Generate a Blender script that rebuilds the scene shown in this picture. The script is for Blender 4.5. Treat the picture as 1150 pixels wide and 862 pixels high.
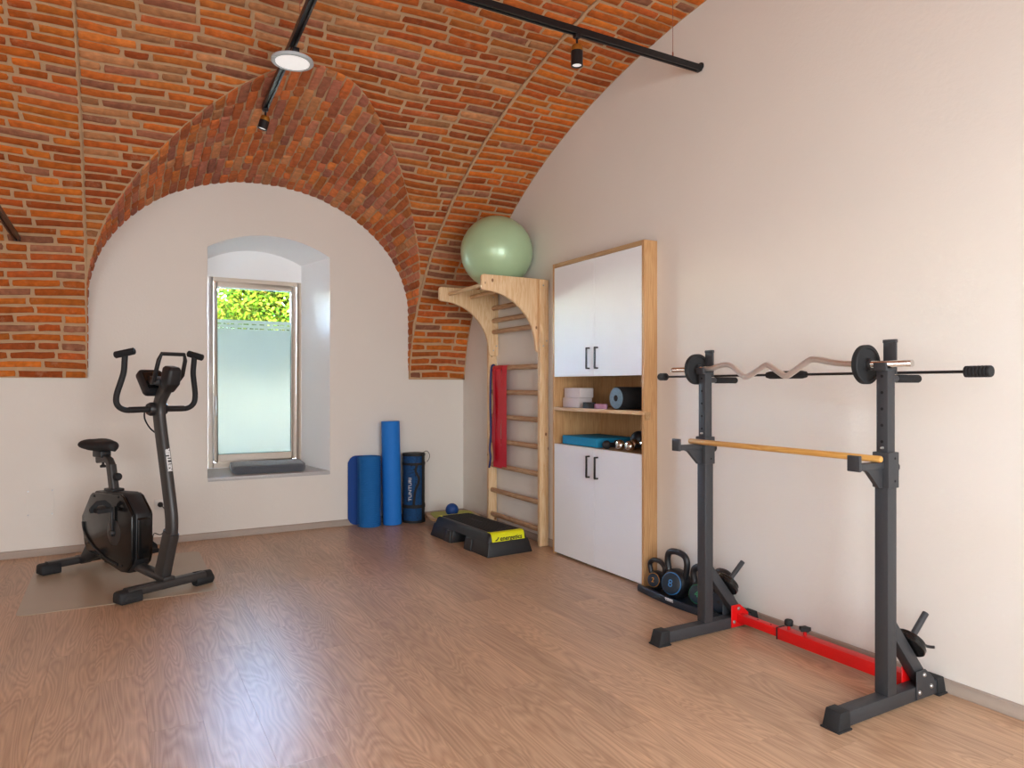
import bpy, bmesh, math, random
from mathutils import Vector, Matrix
random.seed(11)
R = math.radians
for o in list(bpy.data.objects): bpy.data.objects.remove(o)
scene = bpy.context.scene
COL = scene.collection

# ------------------------------------------------------------------ camera
FPX, HZN, CAMH = 785.0, 433.0, 1.25
YAW = math.atan(445 / 785)
cam_d = bpy.data.cameras.new('camera'); cam = bpy.data.objects.new('camera', cam_d); COL.objects.link(cam)
cam.location = (0, 0, CAMH); cam.rotation_euler = (R(90), 0, -YAW)
cam_d.sensor_fit = 'HORIZONTAL'; cam_d.sensor_width = 36.0
cam_d.lens = FPX / 1150 * 36.0
cam_d.shift_y = (HZN - 431.0) / 1150
cam_d.clip_start = 0.02; cam_d.clip_end = 300
scene.camera = cam
CF = Vector((math.sin(YAW), math.cos(YAW), 0)); CR = Vector((math.cos(YAW), -math.sin(YAW), 0))
def px(p):
    d = Vector(p) - cam.location; z = d.dot(CF)
    return (575 + FPX * d.dot(CR) / z, HZN - FPX * d.z / z) if z > .05 else (-9999, -9999)

# ------------------------------------------------------------------ world, sun, daylight
w = bpy.data.worlds.new('world'); scene.world = w; w.use_nodes = True
nt = w.node_tree; bg = nt.nodes['Background']
sky = nt.nodes.new('ShaderNodeTexSky')
try: sky.sky_type = 'NISHITA'
except Exception: pass
try:
    sky.sun_disc = False; sky.sun_elevation = R(48); sky.sun_rotation = R(200); sky.air_density = 1.0; sky.dust_density = 1.5
except Exception: pass
nt.links.new(sky.outputs[0], bg.inputs[0]); bg.inputs[1].default_value = 24.0
def lamp(name, kind, loc, energy, color, **kw):
    d = bpy.data.lights.new(name, kind); d.energy = energy; d.color = color
    o = bpy.data.objects.new(name, d); COL.objects.link(o); o.location = loc
    for k, v in kw.items(): setattr(d, k, v)
    return o
sun = lamp('sun', 'SUN', (0, -10, 20), 8.0, (1.0, .95, .86), angle=R(0.6))
sun.rotation_euler = Vector((1.0, 0.22, -0.95)).to_track_quat('-Z', 'Y').to_euler()
# area lamps standing in for daylight from unseen windows behind the viewer
a1 = lamp('daylight_stand_in_right', 'AREA', (1.1, -1.25, 1.50), 140, (.865, .945, 1.0), shape='RECTANGLE', size=1.9, size_y=2.2)
a1.rotation_euler = Vector((0, 1, 0)).to_track_quat('-Z', 'Y').to_euler()
a2 = lamp('daylight_stand_in_left', 'AREA', (-1.9, -1.25, 1.50), 84, (.865, .945, 1.0), shape='RECTANGLE', size=1.9, size_y=2.2)
a2.rotation_euler = Vector((0, 1, 0)).to_track_quat('-Z', 'Y').to_euler()
vs = scene.view_settings
vs.view_transform = 'Standard'; vs.look = 'None'; vs.gamma = 1.0; vs.use_curve_mapping = False
vs.exposure = 0.24

# ------------------------------------------------------------------ materials
def lin(c):
    return tuple(((x / 255) / 12.92 if x / 255 <= .04045 else ((x / 255 + .055) / 1.055) ** 2.4) for x in c) + (1,)
def new_mat(name):
    m = bpy.data.materials.new(name); m.use_nodes = True
    return m, m.node_tree, m.node_tree.nodes['Principled BSDF']
def N(nt, t, **kw):
    n = nt.nodes.new(t)
    for k, v in kw.items(): setattr(n, k, v)
    return n
def mat(name, rgb, rough=.5, metal=0, var=.06, scale=40, bump=0, bscale=None, coat=0, spec=None, sheen=0, stretch=None):
    """a plain colour with a little procedural mottling and relief"""
    m, t, b = new_mat(name)
    tc = N(t, 'ShaderNodeTexCoord'); mp = N(t, 'ShaderNodeMapping'); t.links.new(tc.outputs['Object'], mp.inputs[0])
    if stretch: mp.inputs['Scale'].default_value = stretch
    nz = N(t, 'ShaderNodeTexNoise'); nz.inputs['Scale'].default_value = scale; nz.inputs['Detail'].default_value = 5
    t.links.new(mp.outputs[0], nz.inputs['Vector'])
    c = lin(rgb)
    mx = N(t, 'ShaderNodeMix', data_type='RGBA')
    mx.inputs[6].default_value = tuple(x * (1 - var) for x in c[:3]) + (1,)
    mx.inputs[7].default_value = tuple(min(1, x * (1 + var)) for x in c[:3]) + (1,)
    t.links.new(nz.outputs[0], mx.inputs[0]); t.links.new(mx.outputs[2], b.inputs['Base Color'])
    b.inputs['Roughness'].default_value = rough; b.inputs['Metallic'].default_value = metal
    if coat: b.inputs['Coat Weight'].default_value = coat
    if spec is not None: b.inputs['Specular IOR Level'].default_value = spec
    if sheen: b.inputs['Sheen Weight'].default_value = sheen
    if bump:
        n2 = N(t, 'ShaderNodeTexNoise'); n2.inputs['Scale'].default_value = bscale or scale * 3; n2.inputs['Detail'].default_value = 4
        t.links.new(mp.outputs[0], n2.inputs['Vector'])
        bp = N(t, 'ShaderNodeBump'); bp.inputs['Strength'].default_value = bump; bp.inputs['Distance'].default_value = .004
        t.links.new(n2.outputs[0], bp.inputs['Height']); t.links.new(bp.outputs[0], b.inputs['Normal'])
    return m

M = {}
M['plaster'] = mat('plaster_warm_white', (229, 223, 214), .9, var=.035, scale=1.6, bump=.25, bscale=55)
M['reveal'] = mat('plaster_white_reveal', (245, 245, 245), .9, var=.02, scale=3, bump=.2, bscale=55)  # whiter than the wall plaster, standing in for strong window light
M['mortar'] = mat('lime_mortar', (188, 154, 118), .95, var=.18, scale=14, bump=.7, bscale=70)
M['baseboard'] = mat('baseboard_taupe', (168, 153, 140), .55, var=.06, scale=8, stretch=(6, 1, 10))
M['black'] = mat('black_powder_coat', (52, 53, 56), .5, var=.1, scale=300, bump=.12, bscale=900)
M['blackplastic'] = mat('black_plastic', (30, 31, 33), .42, var=.1, scale=60)
M['rubber'] = mat('black_rubber', (26, 27, 29), .7, var=.1, scale=80, bump=.15)
M['foam'] = mat('black_foam', (22, 22, 24), .9, var=.15, scale=120, bump=.3)
M['bikegrey'] = mat('anthracite_metal', (62, 60, 59), .38, .3, var=.05, scale=60)
M['bikegloss'] = mat('gloss_black_shell', (20, 20, 20), .22, var=.05, scale=20, coat=.15, spec=.4)
M['chrome'] = mat('chrome', (205, 202, 198), .16, 1, var=.03, scale=30)
M['steel'] = mat('brushed_steel', (226, 222, 216), .30, .8, var=.06, scale=90)
M['bolt'] = mat('zinc_bolt', (190, 190, 190), .3, .9, var=.05)
M['red'] = mat('red_powder_coat', (214, 12, 14), .38, var=.05, scale=200)
M['white'] = mat('white_lacquer', (236, 239, 243), .5, var=.01, scale=10)
M['whiteplastic'] = mat('white_plastic', (228, 224, 218), .4, var=.02)
M['print'] = mat('white_print', (225, 225, 225), .6, var=.02)
M['printgrey'] = mat('grey_print', (58, 60, 62), .6, var=.02)
M['printblack'] = mat('black_print', (18, 18, 16), .6, var=.02)
M['yellow'] = mat('yellow_label', (222, 222, 14), .45, var=.03, scale=20)
M['bluemat'] = mat('blue_foam_mat', (18, 108, 178), .75, var=.07, scale=50, bump=.25, bscale=160)
M['bluemat2'] = mat('dark_blue_foam_mat', (14, 66, 140), .75, var=.07, scale=50, bump=.2, bscale=160)
M['blueroll'] = mat('bright_blue_foam', (18, 118, 208), .7, var=.05, scale=40, bump=.1)
M['bluebag'] = mat('navy_foam_in_bag', (22, 86, 144), .8, var=.12, scale=30)
M['blueball'] = mat('blue_rubber', (16, 66, 132), .55, var=.06)
M['balancepad'] = mat('turquoise_foam', (16, 132, 172), .75, var=.05, scale=60, bump=.15)
M['greenpad'] = mat('lime_green_rubber', (166, 174, 62), .6, var=.08, scale=30)
M['ball'] = mat('pearl_green_vinyl', (176, 206, 164), .32, .12, var=.02, scale=6, coat=.25)
M['floormat'] = mat('beige_vinyl_mat', (176, 160, 138), .32, var=.04, scale=6)
M['cushion'] = mat('slate_grey_fabric', (84, 88, 94), .9, var=.12, scale=160, bump=.4, bscale=400, sheen=.4)
M['block'] = mat('grey_white_foam_block', (214, 204, 202), .9, var=.06, scale=60, bump=.2)
M['rollergrey'] = mat('speckled_grey_foam', (112, 134, 148), .85, var=.35, scale=90, bump=.3)
M['pink'] = mat('mauve_rubber', (170, 122, 148), .6, var=.06)
M['redband'] = mat('red_latex', (206, 24, 46), .42, var=.08, scale=18, bump=.25, bscale=14)
M['blueband'] = mat('navy_latex', (22, 32, 96), .5, var=.08)
M['brass'] = mat('brass_ring', (196, 146, 66), .3, .9, var=.05)
M['railblack'] = mat('black_aluminium', (24, 24, 26), .35, .2, var=.06, scale=80)
M['stone'] = mat('speckled_stone_sill', (190, 188, 186), .4, var=.3, scale=220)
M['upvc'] = mat('cream_window_frame', (216, 200, 182), .4, var=.02)
M['alu'] = mat('satin_aluminium', (200, 200, 200), .35, .9, var=.03)
M['wire'] = mat('copper_wire', (150, 84, 60), .5, .3)
M['orange'] = mat('orange_ring_print', (214, 150, 60), .5, var=.04)
M['ringblue'] = mat('blue_ring_print', (70, 140, 205), .5, var=.04)
M['ringgreen'] = mat('green_ring_print', (50, 150, 100), .5, var=.04)
M['kettle'] = mat('black_vinyl', (30, 32, 36), .38, var=.08, scale=60)
M['kettleface'] = mat('navy_black_vinyl_cap', (28, 46, 62), .45, var=.06, scale=50)
M['tray'] = mat('dark_navy_plastic', (22, 34, 46), .4, var=.08, scale=50)
M['grass'] = mat('darkened_lawn', (58, 56, 42), .95, var=.2, scale=6, bump=.6, bscale=30)  # lawn tone darkened as if shaded, to keep the frosted film from glaring
M['bark'] = mat('grey_bark', (110, 96, 82), .95, var=.3, scale=14, bump=.8)
M['dark'] = mat('dark_void', (14, 13, 13), .9)

def wood(name, ca, cb, rough=.5, stretch=(30, 30, 2.2), knots=False, rings=6):
    m, t, b = new_mat(name)
    tc = N(t, 'ShaderNodeTexCoord'); mp = N(t, 'ShaderNodeMapping'); mp.inputs['Scale'].default_value = stretch
    t.links.new(tc.outputs['Object'], mp.inputs[0])
    oi = N(t, 'ShaderNodeObjectInfo'); ad = N(t, 'ShaderNodeVectorMath', operation='ADD')
    ml = N(t, 'ShaderNodeVectorMath', operation='SCALE'); ml.inputs[0].default_value = (17, 31, 23)
    t.links.new(oi.outputs['Random'], ml.inputs['Scale']); t.links.new(mp.outputs[0], ad.inputs[0]); t.links.new(ml.outputs[0], ad.inputs[1])
    n1 = N(t, 'ShaderNodeTexNoise'); n1.inputs['Scale'].default_value = 1.0; n1.inputs['Detail'].default_value = 6; n1.inputs['Distortion'].default_value = .6
    t.links.new(ad.outputs[0], n1.inputs['Vector'])
    sn = N(t, 'ShaderNodeMath', operation='MULTIPLY'); sn.inputs[1].default_value = rings; t.links.new(n1.outputs[0], sn.inputs[0])
    fr = N(t, 'ShaderNodeMath', operation='PINGPONG'); fr.inputs[1].default_value = .5; t.links.new(sn.outputs[0], fr.inputs[0])
    mx = N(t, 'ShaderNodeMix', data_type='RGBA'); mx.inputs[6].default_value = lin(ca); mx.inputs[7].default_value = lin(cb)
    mr = N(t, 'ShaderNodeMapRange'); mr.inputs[2].default_value = .5; t.links.new(fr.outputs[0], mr.inputs[0])
    t.links.new(mr.outputs[0], mx.inputs[0]); out = mx.outputs[2]
    if knots:
        vo = N(t, 'ShaderNodeTexVoronoi'); vo.inputs['Scale'].default_value = 6.5
        m2 = N(t, 'ShaderNodeMapping'); m2.inputs['Scale'].default_value = (1.4, 1.4, .9); t.links.new(tc.outputs['Object'], m2.inputs[0]); t.links.new(m2.outputs[0], vo.inputs['Vector'])
        lt = N(t, 'ShaderNodeMapRange'); lt.inputs[1].default_value = .10; lt.inputs[2].default_value = .06; t.links.new(vo.outputs['Distance'], lt.inputs[0])
        mk = N(t, 'ShaderNodeMix', data_type='RGBA'); mk.inputs[7].default_value = lin((128, 82, 46))
        t.links.new(lt.outputs[0], mk.inputs[0]); t.links.new(out, mk.inputs[6]); out = mk.outputs[2]
    t.links.new(out, b.inputs['Base Color']); b.inputs['Roughness'].default_value = rough
    return m
M['pine'] = wood('pine', (234, 204, 162), (218, 178, 130), .5, knots=True)
M['pineh'] = wood('pine_horizontal', (222, 190, 148), (200, 158, 112), .5, (30, 2.2, 30))
M['rung'] = wood('beech_rung', (196, 160, 124), (168, 128, 94), .5, (30, 2.5, 30))
M['oak'] = wood('oak_veneer', (206, 164, 116), (184, 138, 90), .5, (60, 60, 1.6))
M['oakedge'] = wood('oak_edge_band', (190, 156, 112), (168, 132, 90), .5, (40, 2, 40))
M['dowel'] = wood('varnished_dowel', (216, 166, 92), (198, 144, 72), .35, (40, 2, 40))
M['ply'] = wood('birch_plywood', (202, 172, 130), (182, 148, 106), .5, (4, 4, 60))

def floor_mat(name):
    m, t, b = new_mat(name)
    geo = N(t, 'ShaderNodeNewGeometry'); oi = N(t, 'ShaderNodeObjectInfo')
    sc = N(t, 'ShaderNodeVectorMath', operation='SCALE'); sc.inputs[0].default_value = (53, 97, 0); t.links.new(oi.outputs['Random'], sc.inputs['Scale'])
    ad = N(t, 'ShaderNodeVectorMath', operation='ADD'); t.links.new(geo.outputs['Position'], ad.inputs[0]); t.links.new(sc.outputs[0], ad.inputs[1])
    def noise(scale, detail, dist=0):
        mp = N(t, 'ShaderNodeMapping'); mp.inputs['Scale'].default_value = scale; t.links.new(ad.outputs[0], mp.inputs[0])
        n = N(t, 'ShaderNodeTexNoise'); n.inputs['Scale'].default_value = 1; n.inputs['Detail'].default_value = detail; n.inputs['Distortion'].default_value = dist
        t.links.new(mp.outputs[0], n.inputs['Vector']); return n
    n1 = noise((6.5, .85, 1), 2, .5)                     # contour lines of a stretched noise: cathedral grain
    k = N(t, 'ShaderNodeMath', operation='MULTIPLY'); k.inputs[1].default_value = 22; t.links.new(n1.outputs[0], k.inputs[0])
    pp = N(t, 'ShaderNodeMath', operation='PINGPONG'); pp.inputs[1].default_value = .5; t.links.new(k.outputs[0], pp.inputs[0])
    n2 = noise((110, 3, 1), 4)                           # fine fibres
    n3 = noise((3.5, .6, 1), 2)                          # broad tone
    c = N(t, 'ShaderNodeValToRGB'); e = c.color_ramp.elements
    e[0].position = .12; e[0].color = lin((158, 123, 95)); e[1].position = .6; e[1].color = lin((204, 168, 136))
    mixv = N(t, 'ShaderNodeMath', operation='MULTIPLY_ADD'); mixv.inputs[1].default_value = .5; t.links.new(pp.outputs[0], mixv.inputs[0])
    s2 = N(t, 'ShaderNodeMath', operation='MULTIPLY'); s2.inputs[1].default_value = .55; t.links.new(n2.outputs[0], s2.inputs[0]); t.links.new(s2.outputs[0], mixv.inputs[2])
    t.links.new(mixv.outputs[0], c.inputs[0])
    hs = N(t, 'ShaderNodeHueSaturation')
    v = N(t, 'ShaderNodeMapRange'); v.inputs[3].default_value = .93; v.inputs[4].default_value = 1.06; t.links.new(oi.outputs['Random'], v.inputs[0])
    v2 = N(t, 'ShaderNodeMapRange'); v2.inputs[1].default_value = .3; v2.inputs[2].default_value = .7; v2.inputs[3].default_value = .88; v2.inputs[4].default_value = 1.1; t.links.new(n3.outputs[0], v2.inputs[0])
    vm = N(t, 'ShaderNodeMath', operation='MULTIPLY'); t.links.new(v.outputs[0], vm.inputs[0]); t.links.new(v2.outputs[0], vm.inputs[1])
    t.links.new(vm.outputs[0], hs.inputs['Value']); t.links.new(c.outputs[0], hs.inputs['Color'])
    t.links.new(hs.outputs[0], b.inputs['Base Color'])
    b.inputs['Roughness'].default_value = .36; b.inputs['Specular IOR Level'].default_value = .5
    bp = N(t, 'ShaderNodeBump'); bp.inputs['Strength'].default_value = .12; bp.inputs['Distance'].default_value = .002
    t.links.new(n2.outputs[0], bp.inputs['Height']); t.links.new(bp.outputs[0], b.inputs['Normal'])
    return m
M['plank'] = floor_mat('oak_vinyl_plank')
M['seam'] = mat('floor_seam', (140, 106, 82), .7, var=.1)

def brick_mat():
    m, t, b = new_mat('old_brick')
    at = N(t, 'ShaderNodeAttribute'); at.attribute_name = 'Col'
    geo = N(t, 'ShaderNodeNewGeometry')
    n1 = N(t, 'ShaderNodeTexNoise'); n1.inputs['Scale'].default_value = 26; n1.inputs['Detail'].default_value = 6; t.links.new(geo.outputs['Position'], n1.inputs['Vector'])
    n2 = N(t, 'ShaderNodeTexNoise'); n2.inputs['Scale'].default_value = 9; n2.inputs['Detail'].default_value = 8; n2.inputs['Roughness'].default_value = .7; t.links.new(geo.outputs['Position'], n2.inputs['Vector'])
    hs = N(t, 'ShaderNodeHueSaturation'); v = N(t, 'ShaderNodeMapRange'); v.inputs[1].default_value = .25; v.inputs[2].default_value = .75; v.inputs[3].default_value = .72; v.inputs[4].default_value = 1.25
    t.links.new(n1.outputs[0], v.inputs[0]); t.links.new(v.outputs[0], hs.inputs['Value']); t.links.new(at.outputs['Color'], hs.inputs['Color'])
    mk = N(t, 'ShaderNodeMapRange'); mk.inputs[1].default_value = .57; mk.inputs[2].default_value = .70; mk.inputs[4].default_value = .45; t.links.new(n2.outputs[0], mk.inputs[0])
    mx = N(t, 'ShaderNodeMix', data_type='RGBA'); mx.inputs[7].default_value = lin((190, 150, 116)); t.links.new(mk.outputs[0], mx.inputs[0]); t.links.new(hs.outputs[0], mx.inputs[6])
    t.links.new(mx.outputs[2], b.inputs['Base Color']); b.inputs['Roughness'].default_value = .9; b.inputs['Specular IOR Level'].default_value = .25
    bp = N(t, 'ShaderNodeBump'); bp.inputs['Strength'].default_value = .7; bp.inputs['Distance'].default_value = .006; t.links.new(n1.outputs[0], bp.inputs['Height']); t.links.new(bp.outputs[0], b.inputs['Normal'])
    return m
M['brick'] = brick_mat()
def far_brick_mat():
    m, t, b = new_mat('brick_vault_beyond_view')
    uv = N(t, 'ShaderNodeUVMap'); bt = N(t, 'ShaderNodeTexBrick')
    t.links.new(uv.outputs[0], bt.inputs[0])
    bt.inputs['Color1'].default_value = lin((176, 88, 44)); bt.inputs['Color2'].default_value = lin((150, 74, 46)); bt.inputs['Mortar'].default_value = lin((196, 164, 128))
    bt.inputs['Scale'].default_value = 1; bt.inputs['Brick Width'].default_value = .29; bt.inputs['Row Height'].default_value = .068; bt.inputs['Mortar Size'].default_value = .008
    t.links.new(bt.outputs[0], b.inputs['Base Color']); b.inputs['Roughness'].default_value = .9
    return m
M['farbrick'] = far_brick_mat()

def glass_mat():
    m, t, b = new_mat('clear_glass'); t.nodes.remove(b)
    out = t.nodes['Material Output']; tr = N(t, 'ShaderNodeBsdfTransparent'); tr.inputs[0].default_value = (.95, .985, .97, 1)
    gl = N(t, 'ShaderNodeBsdfGlossy'); gl.inputs['Roughness'].default_value = .02
    fr = N(t, 'ShaderNodeFresnel'); fr.inputs[0].default_value = 1.45
    mx = N(t, 'ShaderNodeMixShader'); t.links.new(fr.outputs[0], mx.inputs[0]); t.links.new(tr.outputs[0], mx.inputs[1]); t.links.new(gl.outputs[0], mx.inputs[2])
    t.links.new(mx.outputs[0], out.inputs[0]); return m
M['glass'] = glass_mat()
def frost_mat():
    m, t, b = new_mat('frosted_film'); t.nodes.remove(b)
    out = t.nodes['Material Output']
    tl = N(t, 'ShaderNodeBsdfTranslucent'); tl.inputs[0].default_value = (.36, .35, .31, 1)
    rf = N(t, 'ShaderNodeBsdfRefraction'); rf.inputs['Color'].default_value = (.35, .34, .305, 1); rf.inputs['Roughness'].default_value = .42; rf.inputs['IOR'].default_value = 1.25
    nz = N(t, 'ShaderNodeTexNoise'); nz.inputs['Scale'].default_value = 300
    df = N(t, 'ShaderNodeBsdfDiffuse'); df.inputs[0].default_value = (.6, .63, .62, 1)
    m1 = N(t, 'ShaderNodeMixShader'); m1.inputs[0].default_value = .6; t.links.new(tl.outputs[0], m1.inputs[1]); t.links.new(rf.outputs[0], m1.inputs[2])
    m2 = N(t, 'ShaderNodeMixShader'); mr = N(t, 'ShaderNodeMapRange'); mr.inputs[3].default_value = .12; mr.inputs[4].default_value = .2
    t.links.new(nz.outputs[0], mr.inputs[0]); t.links.new(mr.outputs[0], m2.inputs[0]); t.links.new(m1.outputs[0], m2.inputs[1]); t.links.new(df.outputs[0], m2.inputs[2])
    t.links.new(m2.outputs[0], out.inputs[0]); return m
M['frost'] = frost_mat()
def mesh_bag_mat():
    m, t, b = new_mat('black_net'); b.inputs['Base Color'].default_value = lin((16, 16, 18)); b.inputs['Roughness'].default_value = .8
    out = t.nodes['Material Output']; tr = N(t, 'ShaderNodeBsdfTransparent'); mx = N(t, 'ShaderNodeMixShader')
    tc = N(t, 'ShaderNodeTexCoord'); vo = N(t, 'ShaderNodeTexVoronoi', feature='DISTANCE_TO_EDGE'); vo.inputs['Scale'].default_value = 110
    t.links.new(tc.outputs['Object'], vo.inputs['Vector'])
    lt = N(t, 'ShaderNodeMath', operation='LESS_THAN'); lt.inputs[1].default_value = .06; t.links.new(vo.outputs[0], lt.inputs[0])
    t.links.new(lt.outputs[0], mx.inputs[0]); t.links.new(tr.outputs[0], mx.inputs[1]); t.links.new(b.outputs[0], mx.inputs[2]); t.links.new(mx.outputs[0], out.inputs[0])
    return m
M['net'] = mesh_bag_mat()
def leaf_mat(name, rgb):
    m, t, b = new_mat(name); out = t.nodes['Material Output']; t.nodes.remove(b)
    at = N(t, 'ShaderNodeAttribute'); at.attribute_name = 'Col'
    df = N(t, 'ShaderNodeBsdfDiffuse'); tl = N(t, 'ShaderNodeBsdfTranslucent'); mx = N(t, 'ShaderNodeMixShader'); mx.inputs[0].default_value = .45
    t.links.new(at.outputs[0], df.inputs[0]); t.links.new(at.outputs[0], tl.inputs[0])
    t.links.new(df.outputs[0], mx.inputs[1]); t.links.new(tl.outputs[0], mx.inputs[2]); t.links.new(mx.outputs[0], out.inputs[0]); return m
M['leaf'] = leaf_mat('sunlit_leaf', (150, 170, 40))
def led_mat():
    m, t, b = new_mat('led_diffuser'); b.inputs['Base Color'].default_value = (.85, .86, .87, 1); b.inputs['Roughness'].default_value = .5
    b.inputs['Emission Color'].default_value = (1, .98, .95, 1); b.inputs['Emission Strength'].default_value = .35; return m
M['led'] = led_mat()

# ------------------------------------------------------------------ mesh helpers
ROOT = {}
def props(o, label=None, cat=None, group=None, kind=None):
    if label: o['label'] = label
    if cat: o['category'] = cat
    if group: o['group'] = group
    if kind: o['kind'] = kind
    return o
def thing(name, label, cat, loc=(0, 0, 0), rz=0, group=None, kind=None):
    o = bpy.data.objects.new(name, None); COL.objects.link(o); o.empty_display_size = .1
    o.location = loc; o.rotation_euler = (0, 0, rz)
    ROOT[o] = Matrix.Translation(loc) @ Matrix.Rotation(rz, 4, 'Z')
    return props(o, label, cat, group, kind)
def link_mesh(name, me, m, parent=None):
    o = bpy.data.objects.new(name, me); COL.objects.link(o)
    if m: me.materials.append(M[m] if isinstance(m, str) else m)
    if parent: o.parent = parent; ROOT[o] = ROOT[parent]
    else: ROOT[o] = Matrix()
    return o
class MB:
    def __init__(s): s.v = []; s.f = []; s.T = None
    def add(s, vs, fs):
        k = len(s.v); s.v += [Vector(v) for v in vs] if s.T is None else [s.T @ Vector(v) for v in vs]
        s.f += [tuple(i + k for i in f) for f in fs]; return s
    def hexa(s, p):   # 8 points: bottom 4 ccw, top 4
        return s.add(p, [(3, 2, 1, 0), (4, 5, 6, 7), (0, 1, 5, 4), (1, 2, 6, 5), (2, 3, 7, 6), (3, 0, 4, 7)])
    def box(s, lo, hi):
        (a, b, c), (d, e, f) = lo, hi
        return s.hexa([(a, b, c), (d, b, c), (d, e, c), (a, e, c), (a, b, f), (d, b, f), (d, e, f), (a, e, f)])
    def bar(s, p0, p1, w, h, up=(0, 0, 1)):
        p0, p1 = Vector(p0), Vector(p1); d = (p1 - p0).normalized(); sd = d.cross(Vector(up)).normalized() * (w / 2); u = sd.cross(d).normalized() * (h / 2)
        return s.hexa([p0 - sd - u, p0 + sd - u, p1 + sd - u, p1 - sd - u, p0 - sd + u, p0 + sd + u, p1 + sd + u, p1 - sd + u])
    def sweep(s, pts, sec, up=(0, 0, 1), closed=False, scale=None, cap=True):
        pts = [Vector(p) for p in pts]; n = len(pts); k = len(sec); vs = []; u = Vector(up)
        for i, p in enumerate(pts):
            if closed: d = pts[(i + 1) % n] - pts[i - 1]
            else: d = (pts[min(i + 1, n - 1)] - pts[max(i - 1, 0)])
            d.normalize(); sd = d.cross(u)
            if sd.length < 1e-5: sd = d.orthogonal()
            sd.normalize(); u = sd.cross(d).normalized(); q = scale[i] if scale else 1
            vs += [p + sd * a * q + u * b * q for a, b in sec]
        fs = []
        for i in range(n if closed else n - 1):
            j = (i + 1) % n
            fs += [(i * k + a, i * k + (a + 1) % k, j * k + (a + 1) % k, j * k + a) for a in range(k)]
        if not closed and cap: fs += [tuple(range(k))[::-1], tuple((n - 1) * k + a for a in range(k))]
        return s.add(vs, fs)
    def tube(s, pts, r, n=12, closed=False, scale=None, up=None):
        pts = [Vector(p) for p in pts]
        if up is None:
            d = (pts[1] - pts[0]).normalized(); up = (0, 0, 1) if abs(d.z) < .9 else (1, 0, 0)
        return s.sweep(pts, [(r * math.cos(2 * math.pi * i / n), r * math.sin(2 * math.pi * i / n)) for i in range(n)], up, closed, scale)
    def lathe(s, prof, c=(0, 0, 0), axis=(0, 0, 1), n=24):
        ax = Vector(axis).normalized(); e1 = ax.orthogonal().normalized(); e2 = ax.cross(e1); c = Vector(c); vs = []; k = len(prof); fs = []
        for i in range(n):
            a = 2 * math.pi * i / n; d = e1 * math.cos(a) + e2 * math.sin(a)
            vs += [c + d * r + ax * h for r, h in prof]
        for i in range(n):
            j = (i + 1) % n
            fs += [(i * k + q, j * k + q, j * k + q + 1, i * k + q + 1) for q in range(k - 1)]
        if prof[0][0] > 1e-6: fs.append(tuple(i * k for i in range(n))[::-1])
        if prof[-1][0] > 1e-6: fs.append(tuple(i * k + k - 1 for i in range(n)))
        return s.add(vs, fs)
    def prism(s, poly, o, ex, ey, ez, t):   # polygon in (ex,ey) extruded along ez by t
        o, ex, ey, ez = Vector(o), Vector(ex), Vector(ey), Vector(ez); n = len(poly)
        vs = [o + ex * a + ey * b for a, b in poly] + [o + ex * a + ey * b + ez * t for a, b in poly]
        return s.add(vs, [tuple(range(n))[::-1], tuple(range(n, 2 * n))] + [(i, (i + 1) % n, n + (i + 1) % n, n + i) for i in range(n)])
    def ball(s, c, r, nu=24, nv=14, sq=(1, 1, 1)):
        c = Vector(c); k = len(s.v)
        vs = [c + Vector((0, 0, r * sq[2]))]; fs = []
        for j in range(1, nv):
            ph = math.pi * j / nv
            vs += [c + Vector((r * sq[0] * math.sin(ph) * math.cos(2 * math.pi * i / nu), r * sq[1] * math.sin(ph) * math.sin(2 * math.pi * i / nu), r * sq[2] * math.cos(ph))) for i in range(nu)]
        vs.append(c - Vector((0, 0, r * sq[2])))
        fs += [(0, 1 + i, 1 + (i + 1) % nu) for i in range(nu)]
        for j in range(nv - 2):
            a = 1 + j * nu; fs += [(a + i, a + nu + i, a + nu + (i + 1) % nu, a + (i + 1) % nu) for i in range(nu)]
        a = 1 + (nv - 2) * nu; fs += [(a + i, len(vs) - 1, a + (i + 1) % nu) for i in range(nu)]
        return s.add(vs, fs)
    def build(s, name, m, parent=None, bevel=0, seg=2, smooth=40, local=False, label=None, kind=None):
        vs = s.v
        if parent is not None and not local:
            inv = ROOT[parent].inverted(); vs = [inv @ v for v in vs]
        me = bpy.data.meshes.new(name); me.from_pydata([tuple(v) for v in vs], [], s.f)
        bm = bmesh.new(); bm.from_mesh(me); bmesh.ops.remove_doubles(bm, verts=bm.verts, dist=1e-6); bmesh.ops.recalc_face_normals(bm, faces=bm.faces)
        if bevel:
            es = [e for e in bm.edges if len(e.link_faces) == 2 and e.calc_face_angle(0) > R(30)]
            bmesh.ops.bevel(bm, geom=es, offset=bevel, segments=seg, profile=.5, affect='EDGES', clamp_overlap=True)
        bm.to_mesh(me); bm.free()
        if smooth:
            me.polygons.foreach_set('use_smooth', [True] * len(me.polygons)); me.set_sharp_from_angle(angle=R(smooth))
        return props(link_mesh(name, me, m, parent), label, kind=kind)
def rrect(w, h, r, n=4):
    out = []
    for cx, cy, a0 in ((w / 2 - r, h / 2 - r, 0), (-w / 2 + r, h / 2 - r, 90), (-w / 2 + r, -h / 2 + r, 180), (w / 2 - r, -h / 2 + r, 270)):
        out += [(cx + r * math.cos(R(a0 + 90 * i / n)), cy + r * math.sin(R(a0 + 90 * i / n))) for i in range(n + 1)]
    return out
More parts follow.
